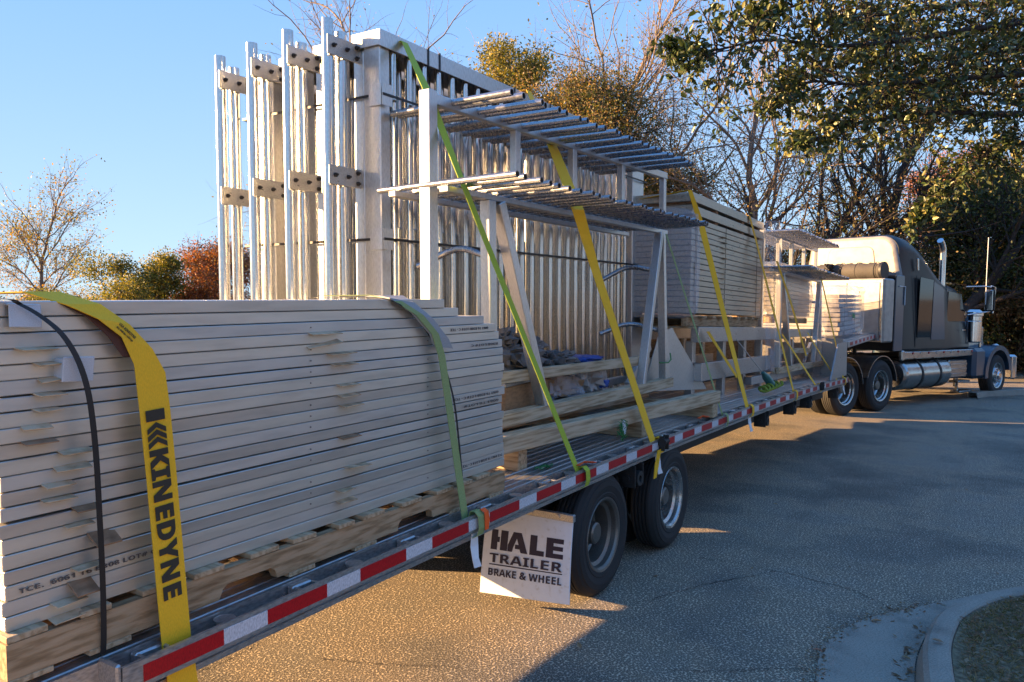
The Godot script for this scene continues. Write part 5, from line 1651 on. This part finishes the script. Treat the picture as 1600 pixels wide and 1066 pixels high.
		for x in [1.75, 2.6]:
			var sb := mb(o)
			sb.lathe(Transform3D(Basis(Vector3(0, 1, 0), Vector3(0, 0, 1), Vector3(1, 0, 0)), Vector3(x, 0.66, 0.88 * s)), [[0.335, 0.0], [0.35, 0.005], [0.35, 0.06], [0.335, 0.065]], 36)
			part(sb, "tank_strap", M.frame_black, tk)
		b = mb(o); b.bx(Vector3(3.7, 0.72, 0.92 * s), Vector3(0.92, 0.42, 0.4), 0.03); for k in 3: b.bx(Vector3(3.7, 0.6 + k * 0.11, 1.125 * s), Vector3(0.86, 0.04, 0.02), 0.006)
		part(b, "battery_box", M.polished, o)
		for q in [[3.95, 0.42], [4.05, 0.18]]:
			b = mb(o); b.bx(Vector3(q[0], q[1], 1.05 * s), Vector3(0.62, 0.05, 0.22), 0.012); b.bx(Vector3(q[0], (q[1] + 0.5) / 2 + 0.05, 0.95 * s), Vector3(0.05, 0.45, 0.05)); part(b, "step", M.polished, o)
		# exhaust stack
		b = mb(o)
		b.tube([Vector3(2.96, 1.0, 1.0 * s), Vector3(2.96, 2.3, 1.0 * s)], 0.09, 18)
		part(b, "heat_shield", M.polished, o)
		b = mb(o)
		b.tube([Vector3(2.96, 2.28, 1.0 * s), Vector3(2.96, 3.3, 1.0 * s), Vector3(2.95, 3.42, 1.0 * s), Vector3(2.88, 3.52, 1.0 * s), Vector3(2.8, 3.58, 1.0 * s)], 0.066, 16)
		part(b, "exhaust_pipe", M.chrome, o)
		# air cleaner
		b = mb(o)
		b.lathe(Transform3D(Basis(Vector3(0, 0, 1), Vector3(1, 0, 0), Vector3(0, 1, 0)), Vector3(4.72, 1.3, 1.0 * s)), [[0.0, 0.0], [0.15, 0.0], [0.17, 0.03], [0.17, 0.5], [0.165, 0.51], [0.17, 0.52], [0.17, 0.62], [0.2, 0.64], [0.2, 0.72], [0.12, 0.78], [0.0, 0.8]], 26)
		part(b, "air_cleaner", M.chrome, o)
		# mirror on its arms
		b = mb(o); b.bx(Vector3(4.62, 2.3, 1.36 * s), Vector3(0.1, 0.52, 0.22), 0.04); var mi := part(b, "mirror", M.paint, o)
		b = mb(o); b.bx(Vector3(4.56, 2.3, 1.36 * s), Vector3(0.015, 0.46, 0.17), 0.006); part(b, "mirror_glass", M.chrome, mi)
		b = mb(o); b.tube([Vector3(4.1, 2.6, 1.05 * s), Vector3(4.5, 2.62, 1.3 * s), Vector3(4.62, 2.6, 1.38 * s)], 0.016, 8); b.tube([Vector3(4.2, 1.95, 1.06 * s), Vector3(4.5, 2.02, 1.3 * s), Vector3(4.62, 2.04, 1.38 * s)], 0.016, 8); b.tube([Vector3(4.72, 2.0, 1.4 * s), Vector3(4.75, 2.6, 1.42 * s), Vector3(4.62, 2.63, 1.38 * s)], 0.016, 8); part(b, "mirror_arm", M.chrome, mi)
		# front wing
		var ring := PackedVector2Array()
		for i in 21: ring.append(Vector2(cos(lerpf(0.1, PI + 0.15, i / 20.0)) * 0.78, sin(lerpf(0.1, PI + 0.15, i / 20.0)) * 0.68))
		for i in 21: ring.append(Vector2(cos(lerpf(PI + 0.15, 0.1, i / 20.0)) * 0.62, sin(lerpf(PI + 0.15, 0.1, i / 20.0)) * 0.57))
		b = mb(o)
		b.prism(Transform3D(Basis(), Vector3(5.62, 0.55, 0.7 if s > 0 else -1.26)), ring, 0.56)
		b.bx(Vector3(4.62, 0.82, 0.96 * s), Vector3(0.6, 0.72, 0.54), 0.08)
		part(b, "wing", M.paint_blue, o)
		b = mb(o); b.lathe(Transform3D(Basis(Vector3(0, 1, 0), Vector3(0, 0, 1), Vector3(1, 0, 0)), Vector3(6.2, 1.12, 0.92 * s)), [[0.0, -0.2], [0.1, -0.18], [0.14, 0.0], [0.12, 0.03], [0.0, 0.04]], 18); part(b, "headlamp", M.chrome, o)
		b = mb(o); b.bx(Vector3(5.15, 1.42, 1.0 * s), Vector3(0.14, 0.5, 0.06), 0.02); part(b, "wing_marker", M.chrome, o)
	b = mb(o); b.bx(Vector3(6.85, 0.66, 0), Vector3(0.12, 0.62, 2.4), 0.05); b.bx(Vector3(6.72, 0.66, 1.17), Vector3(0.22, 0.56, 0.05), 0.02); part(b, "bumper", M.chrome, o)
	b = mb(o); b.bx(Vector3(6.6, 1.3, 0), Vector3(0.1, 0.7, 0.9), 0.03); part(b, "grille", M.chrome, o)
	b = mb(o); b.tube([Vector3(4.55, 2.2, 1.3), Vector3(4.52, 3.0, 1.31), Vector3(4.56, 3.75, 1.3)], 0.009, 6); part(b, "aerial", M.white_plastic, o)
	b = mb(o); b.tube([Vector3(0.72, 2.5, 1.155), Vector3(0.95, 2.5, 1.16), Vector3(0.95, 2.12, 1.16)], 0.014, 6); part(b, "grab_handle", M.white_plastic, o)
	# white rack cabinet across the frame behind the sleeper
	b = mb(o); b.bx(Vector3(0.3, 2.0, 0), Vector3(0.4, 1.28, 2.34), 0.03); var cb := part(b, "rack_cabinet", M.box_white, o)
	for q in [[-0.72, 0.72], [0.02, 0.72], [0.74, 0.66]]:
		b = mb(o); b.bx(Vector3(0.094, 2.0, q[0]), Vector3(0.02, 1.12, q[1]), 0.006); part(b, "cabinet_door", M.box_white, cb)
	b = mb(o); b.bx(Vector3(0.085, 2.0, 1.12), Vector3(0.03, 1.26, 0.05), 0.01); b.bx(Vector3(0.085, 1.385, 0), Vector3(0.03, 0.05, 2.3), 0.01); part(b, "cabinet_trim", M.polished, cb)
	for k in 5:
		b = mb(o); b.bar(Vector3(0.3, 0.95, -0.5 + k * 0.25), Vector3(0.25, 1.36, -0.5 + k * 0.25), 0.05, 0.05); part(b, "cabinet_leg", M.frame_black, cb)
	# hoses between the axles and the trailer
	b = mb(o)
	for k in 3:
		var l := []
		for i in 24: l.append(Vector3(0.0 - i * 0.05, 1.25 + 0.05 * sin(i * 1.3 + k), -0.35 + k * 0.3 + 0.05 * cos(i * 1.3)))
		b.tube(l, 0.018, 6)
	part(b, "air_hose", M.rubber, o)
	var h := deg_to_rad(20.0)
	var d := Vector3(cos(h), 0, sin(h))
	var n := Vector3(-sin(h), 0, cos(h))
	var pos := Vector3(16.678, -0.31, 0.145) - n * 1.22
	var bas := Basis(Vector3.UP, -h) * Basis(Vector3.BACK, -0.0245)
	o.transform = Transform3D(bas, pos)
	# rolled tarpaulins lie on the cabinet
	for q in [[0.02, 1.0, "grey rolled tarpaulin bound with black cords on the white cabinet", 0.165], [-1.15, -0.05, "second grey tarpaulin roll lying beyond the bound black bundle", 0.16]]:
		var t := thing("tarpaulin_roll", q[2], "tarpaulin", Vector3.ZERO, "rolled tarpaulins")
		b = mb(t)
		var pts := []
		var rad := []
		for i in 25:
			var f := i / 24.0
			pts.append(Vector3(0.3 + 0.01 * sin(f * 9), 2.64 + q[3] - 0.005, lerpf(q[0], q[1], f)))
			rad.append(q[3] * (1.0 + 0.07 * sin(f * 26.0) + 0.04 * sin(f * 61.0)))
		b.tube(pts, rad, 22)
		part(b, "roll", M.tarp, t)
		for f in [0.15, 0.5, 0.9]:
			var cbm := mb(t)
			var c := Vector3(0.3, 2.64 + q[3], lerpf(q[0], q[1], f))
			cbm.lathe(Transform3D(Basis(), c), [[q[3] * 1.05, -0.012], [q[3] * 1.1, 0.0], [q[3] * 1.05, 0.012]], 22)
			part(cbm, "cord", M.black, t)
		if q[0] > -1:
			var eb := mb(t); var c2 := Vector3(0.3, 2.64 + q[3], q[1]); eb.tube([c2, c2 + Vector3(0, 0, 0.05)], q[3] * 1.08, 20); part(eb, "end_cover", M.black, t)
		t.transform = Transform3D(bas, pos)
	var cl := thing("cord_bundle", "tangled black rubber cords hanging between the two tarpaulin rolls", "cords", Vector3.ZERO)
	b = mb(cl)
	for k in 9:
		var l := []
		for i in 14: l.append(Vector3(0.12 + 0.13 * cos(i * 0.48 + k) - 0.02 * k * 0.3, 2.82 + 0.13 * sin(i * 0.48 + k * 0.3), -0.02 + rr(-0.06, 0.06)))
		b.tube(l, 0.014, 6)
	part(b, "cords", M.black, cl)
	cl.transform = Transform3D(bas, pos)
# ------------------------------------------------------------------ trees
func branch(b: MB, tips: Array, p: Vector3, d: Vector3, L: float, r: float, lev: int, S: Dictionary):
	var last: int = S.n.size()
	var ns := 6 if lev == 0 else (5 if lev < 3 else 3)
	var pts := [p]
	var rad := [r]
	var dirs := [d]
	var wander: float = S.get("wander", 0.22)
	var up: float = S.get("up", 0.035)
	for i in ns:
		d = (d + rv() * wander * (0.28 if lev == 0 else 1.0) + Vector3.UP * up).normalized()
		p += d * L / ns
		pts.append(p); dirs.append(d)
		rad.append(lerpf(r, r * (0.62 if lev < last else 0.3), (i + 1.0) / ns))
	b.tube(pts, rad, [9, 7, 5, 4, 3, 3][mini(lev, 5)], false)
	if lev >= last:
		tips.append([pts[-1], d, 1.0]); tips.append([pts[ns - 1], d, 0.6])
		return
	var n: int = S.n[lev]
	var st: float = S.get("start", 0.45) if lev == 0 else 0.2
	var roll := rr(0, TAU)
	for k in n:
		var f := lerpf(st, 1.0, (k + rr(0.1, 0.9)) / n)
		var x := f * ns
		var i := mini(int(x), ns - 1)
		var q: Vector3 = (pts[i] as Vector3).lerp(pts[i + 1], x - i)
		var dd: Vector3 = dirs[i + 1]
		roll += 2.4 + rr(-0.4, 0.4)
		var sd := dd.cross(Vector3.UP if absf(dd.y) < 0.9 else Vector3.RIGHT).normalized().rotated(dd, roll)
		var ang: float = S.get("ang", 0.75) * rr(0.7, 1.25)
		var nd := (dd * cos(ang) + sd * sin(ang)).normalized()
		branch(b, tips, q, nd, L * S.get("ratio", 0.68) * rr(0.75, 1.15) * lerpf(1.15, 0.75, f), lerpf(rad[i], rad[i + 1], x - i) * S.get("rratio", 0.52), lev + 1, S)
	branch(b, tips, pts[-1], d, L * S.get("ratio", 0.68), rad[-1] * 0.9, lev + 1, S)
func leaves(b: MB, tips: Array, per: float, spread: float, size: float, pal: Array, droop := 0.15, aspect := 0.55):
	for t in tips:
		var k := int(per * t[2]) + (1 if rng.randf() < fposmod(per * t[2], 1.0) else 0)
		var base: Color = pal[rng.randi() % pal.size()]
		for i in k:
			var col: Color = base if rng.randf() < 0.65 else pal[rng.randi() % pal.size()]
			var s := size * rr(0.6, 1.3)
			var d := (rv() + Vector3.DOWN * droop + (t[1] as Vector3) * 0.4).normalized()
			var sd := d.cross(rv()).normalized()
			b.leaf(t[0] + Vector3(rng.randfn(), rng.randfn() * 0.8, rng.randfn()) * spread - (t[1] as Vector3) * rr(0, spread), d * s, sd * s * aspect, col)
func tree(nm: String, label: String, at: Vector3, h: float, S: Dictionary, cat := "tree") -> Node3D:
	at.y = gy(at.x) - 0.05
	var o := thing(nm, label, cat, at, "trees round the lot")
	var b := mb(o)
	var tips := []
	var L: float = h / S.get("div", 2.55)
	branch(b, tips, at, (Vector3.UP + S.get("lean", Vector3.ZERO)).normalized(), L, S.get("r", h * 0.0115), 0, S)
	var hs := []
	for t in tips: hs.append(t[0].y - at.y)
	hs.sort()
	var my: float = hs[int(hs.size() * 0.96)]
	var k := clampf(h / my, 0.6, 1.8)
	part(b, "trunk", S.get("bark", M.bark), o)
	if S.get("per", 0.0) > 0.0:
		var lb := mb(o)
		leaves(lb, tips, S.per, S.get("spread", 0.3) / sqrt(k), S.get("size", 0.12) / k, S.pal)
		part(lb, "crown", M.leaf, o)
	o.scale = Vector3.ONE * k
	return o
func shrub(nm: String, label: String, at: Vector3, size: Vector3, count: int, lsize: float, pal: Array, lobes := 9, lift := 0.0, bark: Material = null) -> Node3D:
	at.y = gy(at.x) - 0.05
	var o := thing(nm, label, "tree" if lift > 0.0 else "shrub", at, "trees round the lot" if lift > 0.0 else "shrubs round the lot")
	if bark == null: bark = M.bark
	var b := mb(o)
	var lb := mb(o)
	var L := []
	for k in lobes:
		var vy := rr(0.1, 0.84)
		var nar := 1.0 if lift <= 0.0 else sqrt(maxf(0.1, 1.0 - pow(absf(vy * 2.0 - 0.9), 2.2)))
		var c := at + Vector3(rr(-0.42, 0.42) * size.x * nar, lift + vy * size.y, rr(-0.42, 0.42) * size.z * nar)
		L.append([c, rr(0.13, 0.26) * minf(size.x, size.y * 1.2)])
		if lift > 0.0:
			var jn := at + Vector3(0, lift + maxf(-0.2, (vy - 0.5)) * size.y, 0)
			b.tube([jn, (jn + c) * 0.5 + rv() * 0.25, c], [0.08, 0.05, 0.015], 5, false)
		else:
			b.tube([at + Vector3(rr(-0.2, 0.2), 0, rr(-0.2, 0.2)), (at + c) * 0.5 + rv() * 0.2, c], [0.05, 0.035, 0.012], 5, false)
	if lift > 0.0: b.tube([at, at + Vector3(rr(-0.1, 0.1), lift * 0.6, rr(-0.1, 0.1)), at + Vector3(0, lift, 0), at + Vector3(rr(-0.2, 0.2), lift + size.y * 0.55, rr(-0.2, 0.2))], [0.2, 0.17, 0.14, 0.04], 9, false)
	for k in lobes * 16:
		var e: Array = L[rng.randi() % lobes]
		var p: Vector3 = e[0] + rv() * e[1]
		b.tube([e[0], (e[0] + p) * 0.5 + rv() * 0.1, p + (p - e[0]) * rr(0.0, 0.25) + rv() * 0.1], [0.014, 0.009, 0.003], 3, false)
	for i in count:
		var e: Array = L[rng.randi() % lobes]
		var dir := rv()
		var p: Vector3 = e[0] + dir * e[1] * pow(rng.randf(), 0.45) * Vector3(1, 0.85, 1) * (1.0 + 0.3 * sin(dir.x * 7 + dir.y * 5 + e[0].x) + 0.18 * sin(dir.z * 11 + dir.x * 9))
		if p.y < at.y: continue
		var col: Color = pal[rng.randi() % pal.size()]
		var d := (rv() + dir * 0.5 + Vector3.DOWN * 0.2).normalized()
		lb.leaf(p, d * lsize * rr(0.6, 1.3), d.cross(rv()).normalized() * lsize * 0.55, col)
	part(b, "stems" if lift <= 0.0 else "trunk", bark, o)
	part(lb, "foliage" if lift <= 0.0 else "crown", M.leaf, o)
	return o
func trees():
	var yg := [Color(0.24, 0.22, 0.05), Color(0.17, 0.18, 0.045), Color(0.3, 0.24, 0.06), Color(0.11, 0.14, 0.035)]
	var yellow := [Color(0.36, 0.25, 0.05), Color(0.28, 0.21, 0.05), Color(0.2, 0.18, 0.05), Color(0.32, 0.2, 0.06)]
	var rust := [Color(0.30, 0.10, 0.04), Color(0.22, 0.09, 0.04), Color(0.34, 0.15, 0.06), Color(0.2, 0.11, 0.05)]
	var brown := [Color(0.28, 0.18, 0.09), Color(0.22, 0.16, 0.07), Color(0.15, 0.13, 0.05), Color(0.34, 0.23, 0.12)]
	var olive := [Color(0.08, 0.10, 0.03), Color(0.11, 0.13, 0.035), Color(0.06, 0.08, 0.025), Color(0.18, 0.16, 0.05)]
	var dark := [Color(0.035, 0.055, 0.015), Color(0.05, 0.075, 0.02), Color(0.028, 0.04, 0.012), Color(0.09, 0.10, 0.028)]
	var E := func(u: float, d: float) -> Vector3: return pd(u, 463, d)
	# left of the load
	tree("thin_tree", "thin half-bare tree with sparse yellow leaves, alone against the sky", E.call(62, 42), 8.7, {"n": [7, 6, 5, 3], "per": 2.2, "spread": 0.22, "size": 0.13, "pal": yg + yellow, "bark": M.bark_pale, "ang": 0.6, "wander": 0.25})
	shrub("round_bush", "rounded yellow-green evergreen bush left of the gate panels", E.call(212, 36), Vector3(4.4, 5.0, 3.6), 30000, 0.12, yg + [Color(0.05, 0.08, 0.02), Color(0.26, 0.24, 0.05)], 24)
	shrub("rust_tree", "low rust-red leaved tree beside the gate panels", E.call(332, 40), Vector3(5.0, 4.9, 4.0), 26000, 0.12, rust, 26, 1.0)
	shrub("scrub", "tan leafless scrub behind the rounded bush", E.call(110, 50), Vector3(7, 5.0, 4), 5000, 0.12, brown + yellow, 14)
	shrub("scrub", "dark green scrub under the thin half-bare tree", E.call(60, 38), Vector3(7.0, 3.1, 3), 15000, 0.12, olive + yg, 16)
	shrub("scrub", "yellow-brown scrub filling in under the rust-red tree", E.call(300, 44), Vector3(6, 3.6, 3), 9000, 0.12, brown + yellow, 12)
	# behind the gate panels
	tree("bare_tree", "bare tree reaching its twigs out left of the gate panels", E.call(470, 34), 9.6, {"n": [7, 6, 6, 4], "per": 0.7, "spread": 0.15, "size": 0.1, "pal": yellow, "ang": 0.85, "start": 0.4, "bark": M.bark_pale, "wander": 0.32, "up": 0.03, "r": 0.1})
	tree("bare_tree", "bare grey tree standing up behind the gate panel tops", E.call(655, 34), 15.2, {"n": [7, 6, 6, 4], "per": 0.5, "spread": 0.15, "size": 0.1, "pal": yellow, "ang": 0.7, "bark": M.bark_pale, "wander": 0.26})
	shrub("evergreen_tree", "yellow-green evergreen tree rising behind the top channels", E.call(797, 30), Vector3(4.0, 7.6, 3.6), 32000, 0.12, yg + [Color(0.3, 0.26, 0.07), Color(0.08, 0.1, 0.03)], 30, 6.0)
	var bt := shrub("brown_tree", "brown and olive leaved oak behind the upper pipes", E.call(925, 27), Vector3(6.4, 8.0, 5.0), 46000, 0.09, brown + olive, 44, 3.3, M.bark_dark)
	shrub("brown_tree", "dark olive tree between the upper pipes and the tan bundle", E.call(1040, 29), Vector3(5.0, 7.2, 4.0), 34000, 0.10, olive + brown, 30, 2.0, M.bark_dark)
	tree("bare_tree", "tall bare tree with a few yellow leaves above the brown oak", E.call(960, 33), 15.5, {"n": [7, 6, 6, 4], "per": 1.0, "spread": 0.22, "size": 0.13, "pal": yellow + yg, "ang": 0.75, "bark": M.bark_pale, "wander": 0.28})
	# behind the tan bundle and the tractor
	tree("bare_tree", "pale bare tree with tan clusters behind the tall tan bundle", E.call(1165, 26), 11.2, {"n": [6, 6, 5, 3], "per": 3.0, "spread": 0.2, "size": 0.09, "pal": [Color(0.34, 0.26, 0.16), Color(0.28, 0.2, 0.11), Color(0.3, 0.25, 0.1)], "ang": 0.66, "bark": M.bark_pale, "wander": 0.3, "r": 0.15})
	tree("leaning_tree", "tree with a thick trunk leaning right behind the tall tan bundle", E.call(1075, 22), 7.4, {"n": [6, 6, 4, 2], "per": 4.0, "spread": 0.26, "size": 0.1, "pal": olive + brown, "lean": Vector3(1.25, 0, 0.85), "up": 0.015, "ang": 0.7, "bark": M.bark_dark, "r": 0.22, "div": 1.7, "wander": 0.12, "start": 0.55})
	shrub("brown_tree", "brown leaved scrub oak between the bare tree and the second rack", E.call(1245, 30), Vector3(4.4, 3.8, 4.0), 16000, 0.09, brown + olive, 26, 1.6, M.bark_dark)
	tree("fork_tree", "dark forked tree with bare limbs behind the sleeper roof", E.call(1378, 26), 9.6, {"n": [6, 5, 5, 3], "per": 1.0, "spread": 0.2, "size": 0.09, "pal": brown, "ang": 0.6, "bark": M.bark_dark, "r": 0.24, "start": 0.3, "wander": 0.24})
	tree("leaning_tree", "dark trunk leaning right over the tractor's sleeper", E.call(1402, 24), 8.0, {"n": [5, 6, 4, 2], "per": 12.0, "spread": 0.25, "size": 0.1, "pal": dark + olive, "lean": Vector3(0.85, 0, 0.85), "up": 0.02, "ang": 0.75, "bark": M.bark_dark, "r": 0.2, "div": 1.8, "wander": 0.12, "start": 0.6})
	shrub("green_bush", "green bush showing between the second rack and the sleeper", E.call(1282, 25), Vector3(2.4, 4.4, 2.4), 10000, 0.11, olive + yg, 10)
	var rt_ := shrub("rust_tree", "far rust-red tree seen under the overhanging oak leaves", E.call(1475, 48), Vector3(5.0, 7.0, 5.0), 14000, 0.14, [Color(0.4, 0.16, 0.09), Color(0.34, 0.13, 0.08), Color(0.42, 0.22, 0.12)], 24, 5.4)
	var yt := shrub("yellow_tree", "yellow leaved tree above the dark green wood at the right", E.call(1590, 33), Vector3(6.0, 6.4, 5.0), 26000, 0.11, [Color(0.42, 0.3, 0.07), Color(0.46, 0.3, 0.09), Color(0.3, 0.24, 0.07), Color(0.36, 0.2, 0.06)], 30, 2.6)
	var dg := shrub("green_tree", "dense dark green tree behind the tractor's cab", E.call(1500, 29), Vector3(5.6, 7.0, 5.0), 34000, 0.12, dark + olive + [Color(0.2, 0.18, 0.05)], 40, 0.9, M.bark_dark)
	var g2 := copy(dg, "green_tree", "dense dark green tree beyond the tractor's bonnet")
	g2.position = E.call(1600, 28); g2.position.y = gy(30); g2.rotation.y = 1.9
	var g3 := copy(dg, "green_tree", "dense green tree standing right of the tractor, mostly cut off")
	g3.position = E.call(1730, 30); g3.position.y = gy(30); g3.rotation.y = 4.0
	for q in [[1520, 26.5, "brown undergrowth behind the tractor's mirror", 3.4], [1580, 26, "brown undergrowth behind the tractor's bumper", 3.6], [1660, 25.5, "brown undergrowth right of the tractor's bumper", 3.4], [1440, 30, "brown undergrowth behind the sleeper", 3.8]]:
		shrub("undergrowth", q[2], E.call(q[0], q[1]), Vector3(4.2, q[3], 3.0), 9000, 0.12, brown + [Color(0.05, 0.05, 0.02), Color(0.12, 0.06, 0.03)], 12)
	shrub("undergrowth", "dark green undergrowth behind the tractor's cab", E.call(1480, 27), Vector3(5, 4.6, 3), 12000, 0.12, dark + olive, 14)
	# trees across the road behind the photographer, mirrored in the bare metal
	var spots := [[-9, 21, 0.4], [-2, 24, 1.7], [6, 26, 2.6], [13, 24, 3.8], [21, 22, 5.0], [29, 20, 0.9], [-17, 19, 2.2], [38, 17, 3.1], [2, 34, 4.4], [17, 33, 5.6]]
	for i in spots.size():
		var q: Array = spots[i]
		var c := copy([yt, bt, rt_][i % 3], "autumn_tree", "autumn tree across the road behind the viewpoint", "trees across the road")
		c.set_meta("group", "trees across the road")
		c.position = Vector3(q[0], gy(q[0]), q[1]); c.rotation.y = q[2]
	oak()
# live oak whose boughs hang into the picture from the verge at the right
func oak():
	var base := Vector3(7.6, gy(7.6) + 0.1, 6.4)
	var o := thing("live_oak", "live oak with glossy dark leaves whose boughs overhang from the verge", "tree", base, "trees round the lot")
	var b := mb(o)
	var tips := []
	var fork := base + Vector3(0.3, 3.4, -0.5)
	b.tube([base + Vector3(0, -0.2, 0), base + Vector3(0.05, 1.2, -0.1), base + Vector3(0.2, 2.4, -0.3), fork], [0.34, 0.25, 0.21, 0.19], 12, false)
	var limbs := [
		[[1700, 30, 9.2], [1560, 40, 8.8], [1420, 62, 8.4], [1300, 72, 8.0], [1200, 62, 7.7], [1120, 78, 7.5], [1050, 84, 7.4]],
		[[1700, -60, 9.0], [1500, -50, 8.6], [1330, -20, 8.2], [1240, 10, 7.9], [1180, 25, 7.7]],
		[[1690, 110, 9.2], [1560, 118, 8.8], [1440, 128, 8.4], [1340, 132, 8.1], [1270, 128, 7.9], [1215, 150, 7.8]],
		[[1700, 170, 9.4], [1580, 178, 9.0], [1470, 176, 8.7], [1380, 186, 8.4], [1310, 196, 8.2], [1255, 212, 8.0]],
		[[1720, 215, 9.8], [1610, 222, 9.5], [1550, 236, 9.3], [1510, 270, 9.2], [1470, 305, 9.1], [1425, 352, 9.1]],
		[[1700, 70, 9.6], [1570, 80, 9.3], [1470, 92, 9.0], [1390, 100, 8.8], [1330, 96, 8.6]],
		[[1690, -20, 9.8], [1590, 0, 9.5], [1480, 10, 9.2], [1390, 22, 8.9], [1320, 30, 8.7]],
		[[1720, 140, 10.0], [1620, 150, 9.8], [1530, 146, 9.5], [1440, 152, 9.2], [1370, 156, 9.0]]]
	for li in limbs.size():
		var pts := [fork]
		for q in limbs[li]: pts.append(pd(q[0], q[1], q[2]))
		var line := smooth_line(pts, 5)
		var rad := []
		for i in line.size(): rad.append(lerpf(0.06, 0.005, pow(float(i) / (line.size() - 1), 0.6)))
		b.tube(line, rad, 7, false)
		for i in range(5, line.size()):
			var nb := 4 if i < line.size() - 3 else 3
			if li == 4 and i > 14: nb = 3
			for k in nb:
				var d: Vector3 = (line[i] - line[i - 1]).normalized()
				var nd := (d * 0.7 + rv() * 0.9).normalized()
				var tipw: float = clampf((line.size() - i) / 9.0, 0.35, 1.0)
				branch(b, tips, line[i], nd, rr(0.25, 0.75) * tipw * (0.55 if li == 4 else 1.0), 0.008, 1, {"n": [0, 4], "wander": 0.4, "up": 0.0, "ang": 0.7, "ratio": 0.6, "rratio": 0.6})
	part(b, "trunk", M.bark_dark, o)
	var pal := [Color(0.05, 0.08, 0.025), Color(0.068, 0.095, 0.03), Color(0.095, 0.115, 0.038), Color(0.04, 0.06, 0.02), Color(0.17, 0.16, 0.05)]
	# cupped, pointed leaves in sprays at the twig ends; the first few hundred are single parts
	var lb := mb(o)
	var shapes := []
	for s in 4:
		var m := MB.new()
		cup(m, Vector3.ZERO, Vector3(1, 0, 0), Vector3(0, 0, 1), 0.16 + 0.05 * s, pal[s])
		shapes.append(m.mesh())
	var cnt := 0
	var cand := []
	for t in tips:
		var k := int(rr(1.4, 4.2) * t[2] + 0.5)
		for i in k:
			var s := rr(0.05, 0.095)
			var d := ((t[1] as Vector3) * 0.7 + rv() * 0.9 + Vector3.DOWN * 0.1).normalized()
			var sd := d.cross(rv()).normalized()
			var p: Vector3 = t[0] - (t[1] as Vector3) * rr(0.0, 0.1) + rv() * 0.02
			cand.append([p, d * s, sd * s * rr(0.42, 0.56)])
	cand.sort_custom(func(x, y): return (x[0] as Vector3).distance_squared_to(EYE) < (y[0] as Vector3).distance_squared_to(EYE))
	for e in cand:
		if cnt < 300:
			cnt += 1
			var dd: Vector3 = e[1]
			var ss: Vector3 = e[2]
			part_mesh(shapes[cnt % 4], "leaf", M.leaf_oak, o, Transform3D(Basis(dd, dd.cross(ss).normalized() * dd.length() * -1.0, ss), e[0] - wpos(o)))
		else:
			var col: Color = pal[rng.randi() % 5]
			cup(lb, e[0], e[1], e[2], rr(0.1, 0.35), col)
	var fo := part(lb, "foliage", M.leaf_oak, o)
	fo.set_meta("kind", "stuff")
# a leaf of four faces folded along its rib
func cup(m: MB, p: Vector3, d: Vector3, s: Vector3, fold: float, col: Color):
	var nr := s.cross(d).normalized() * d.length()
	var k := m.v.size()
	var pts := [p, p + d * 0.45, p + d, p + d * 0.3 + s * 0.5 + nr * fold * 0.6, p + d * 0.7 + s * 0.42 + nr * fold * 0.5, p + d * 0.3 - s * 0.5 + nr * fold * 0.6, p + d * 0.7 - s * 0.42 + nr * fold * 0.5]
	var nl := (nr.normalized() - s.normalized() * 0.4).normalized()
	var n2 := (nr.normalized() + s.normalized() * 0.4).normalized()
	for i in 7:
		m.v.append(pts[i] - m.org); m.c.append(col)
		m.n.append(nr.normalized() if i < 3 else (nl if i < 5 else n2))
	for t in [[0, 3, 1], [1, 3, 4], [1, 4, 2], [0, 1, 5], [1, 6, 5], [1, 2, 6]]: m.tri3(k + t[0], k + t[1], k + t[2], nr)
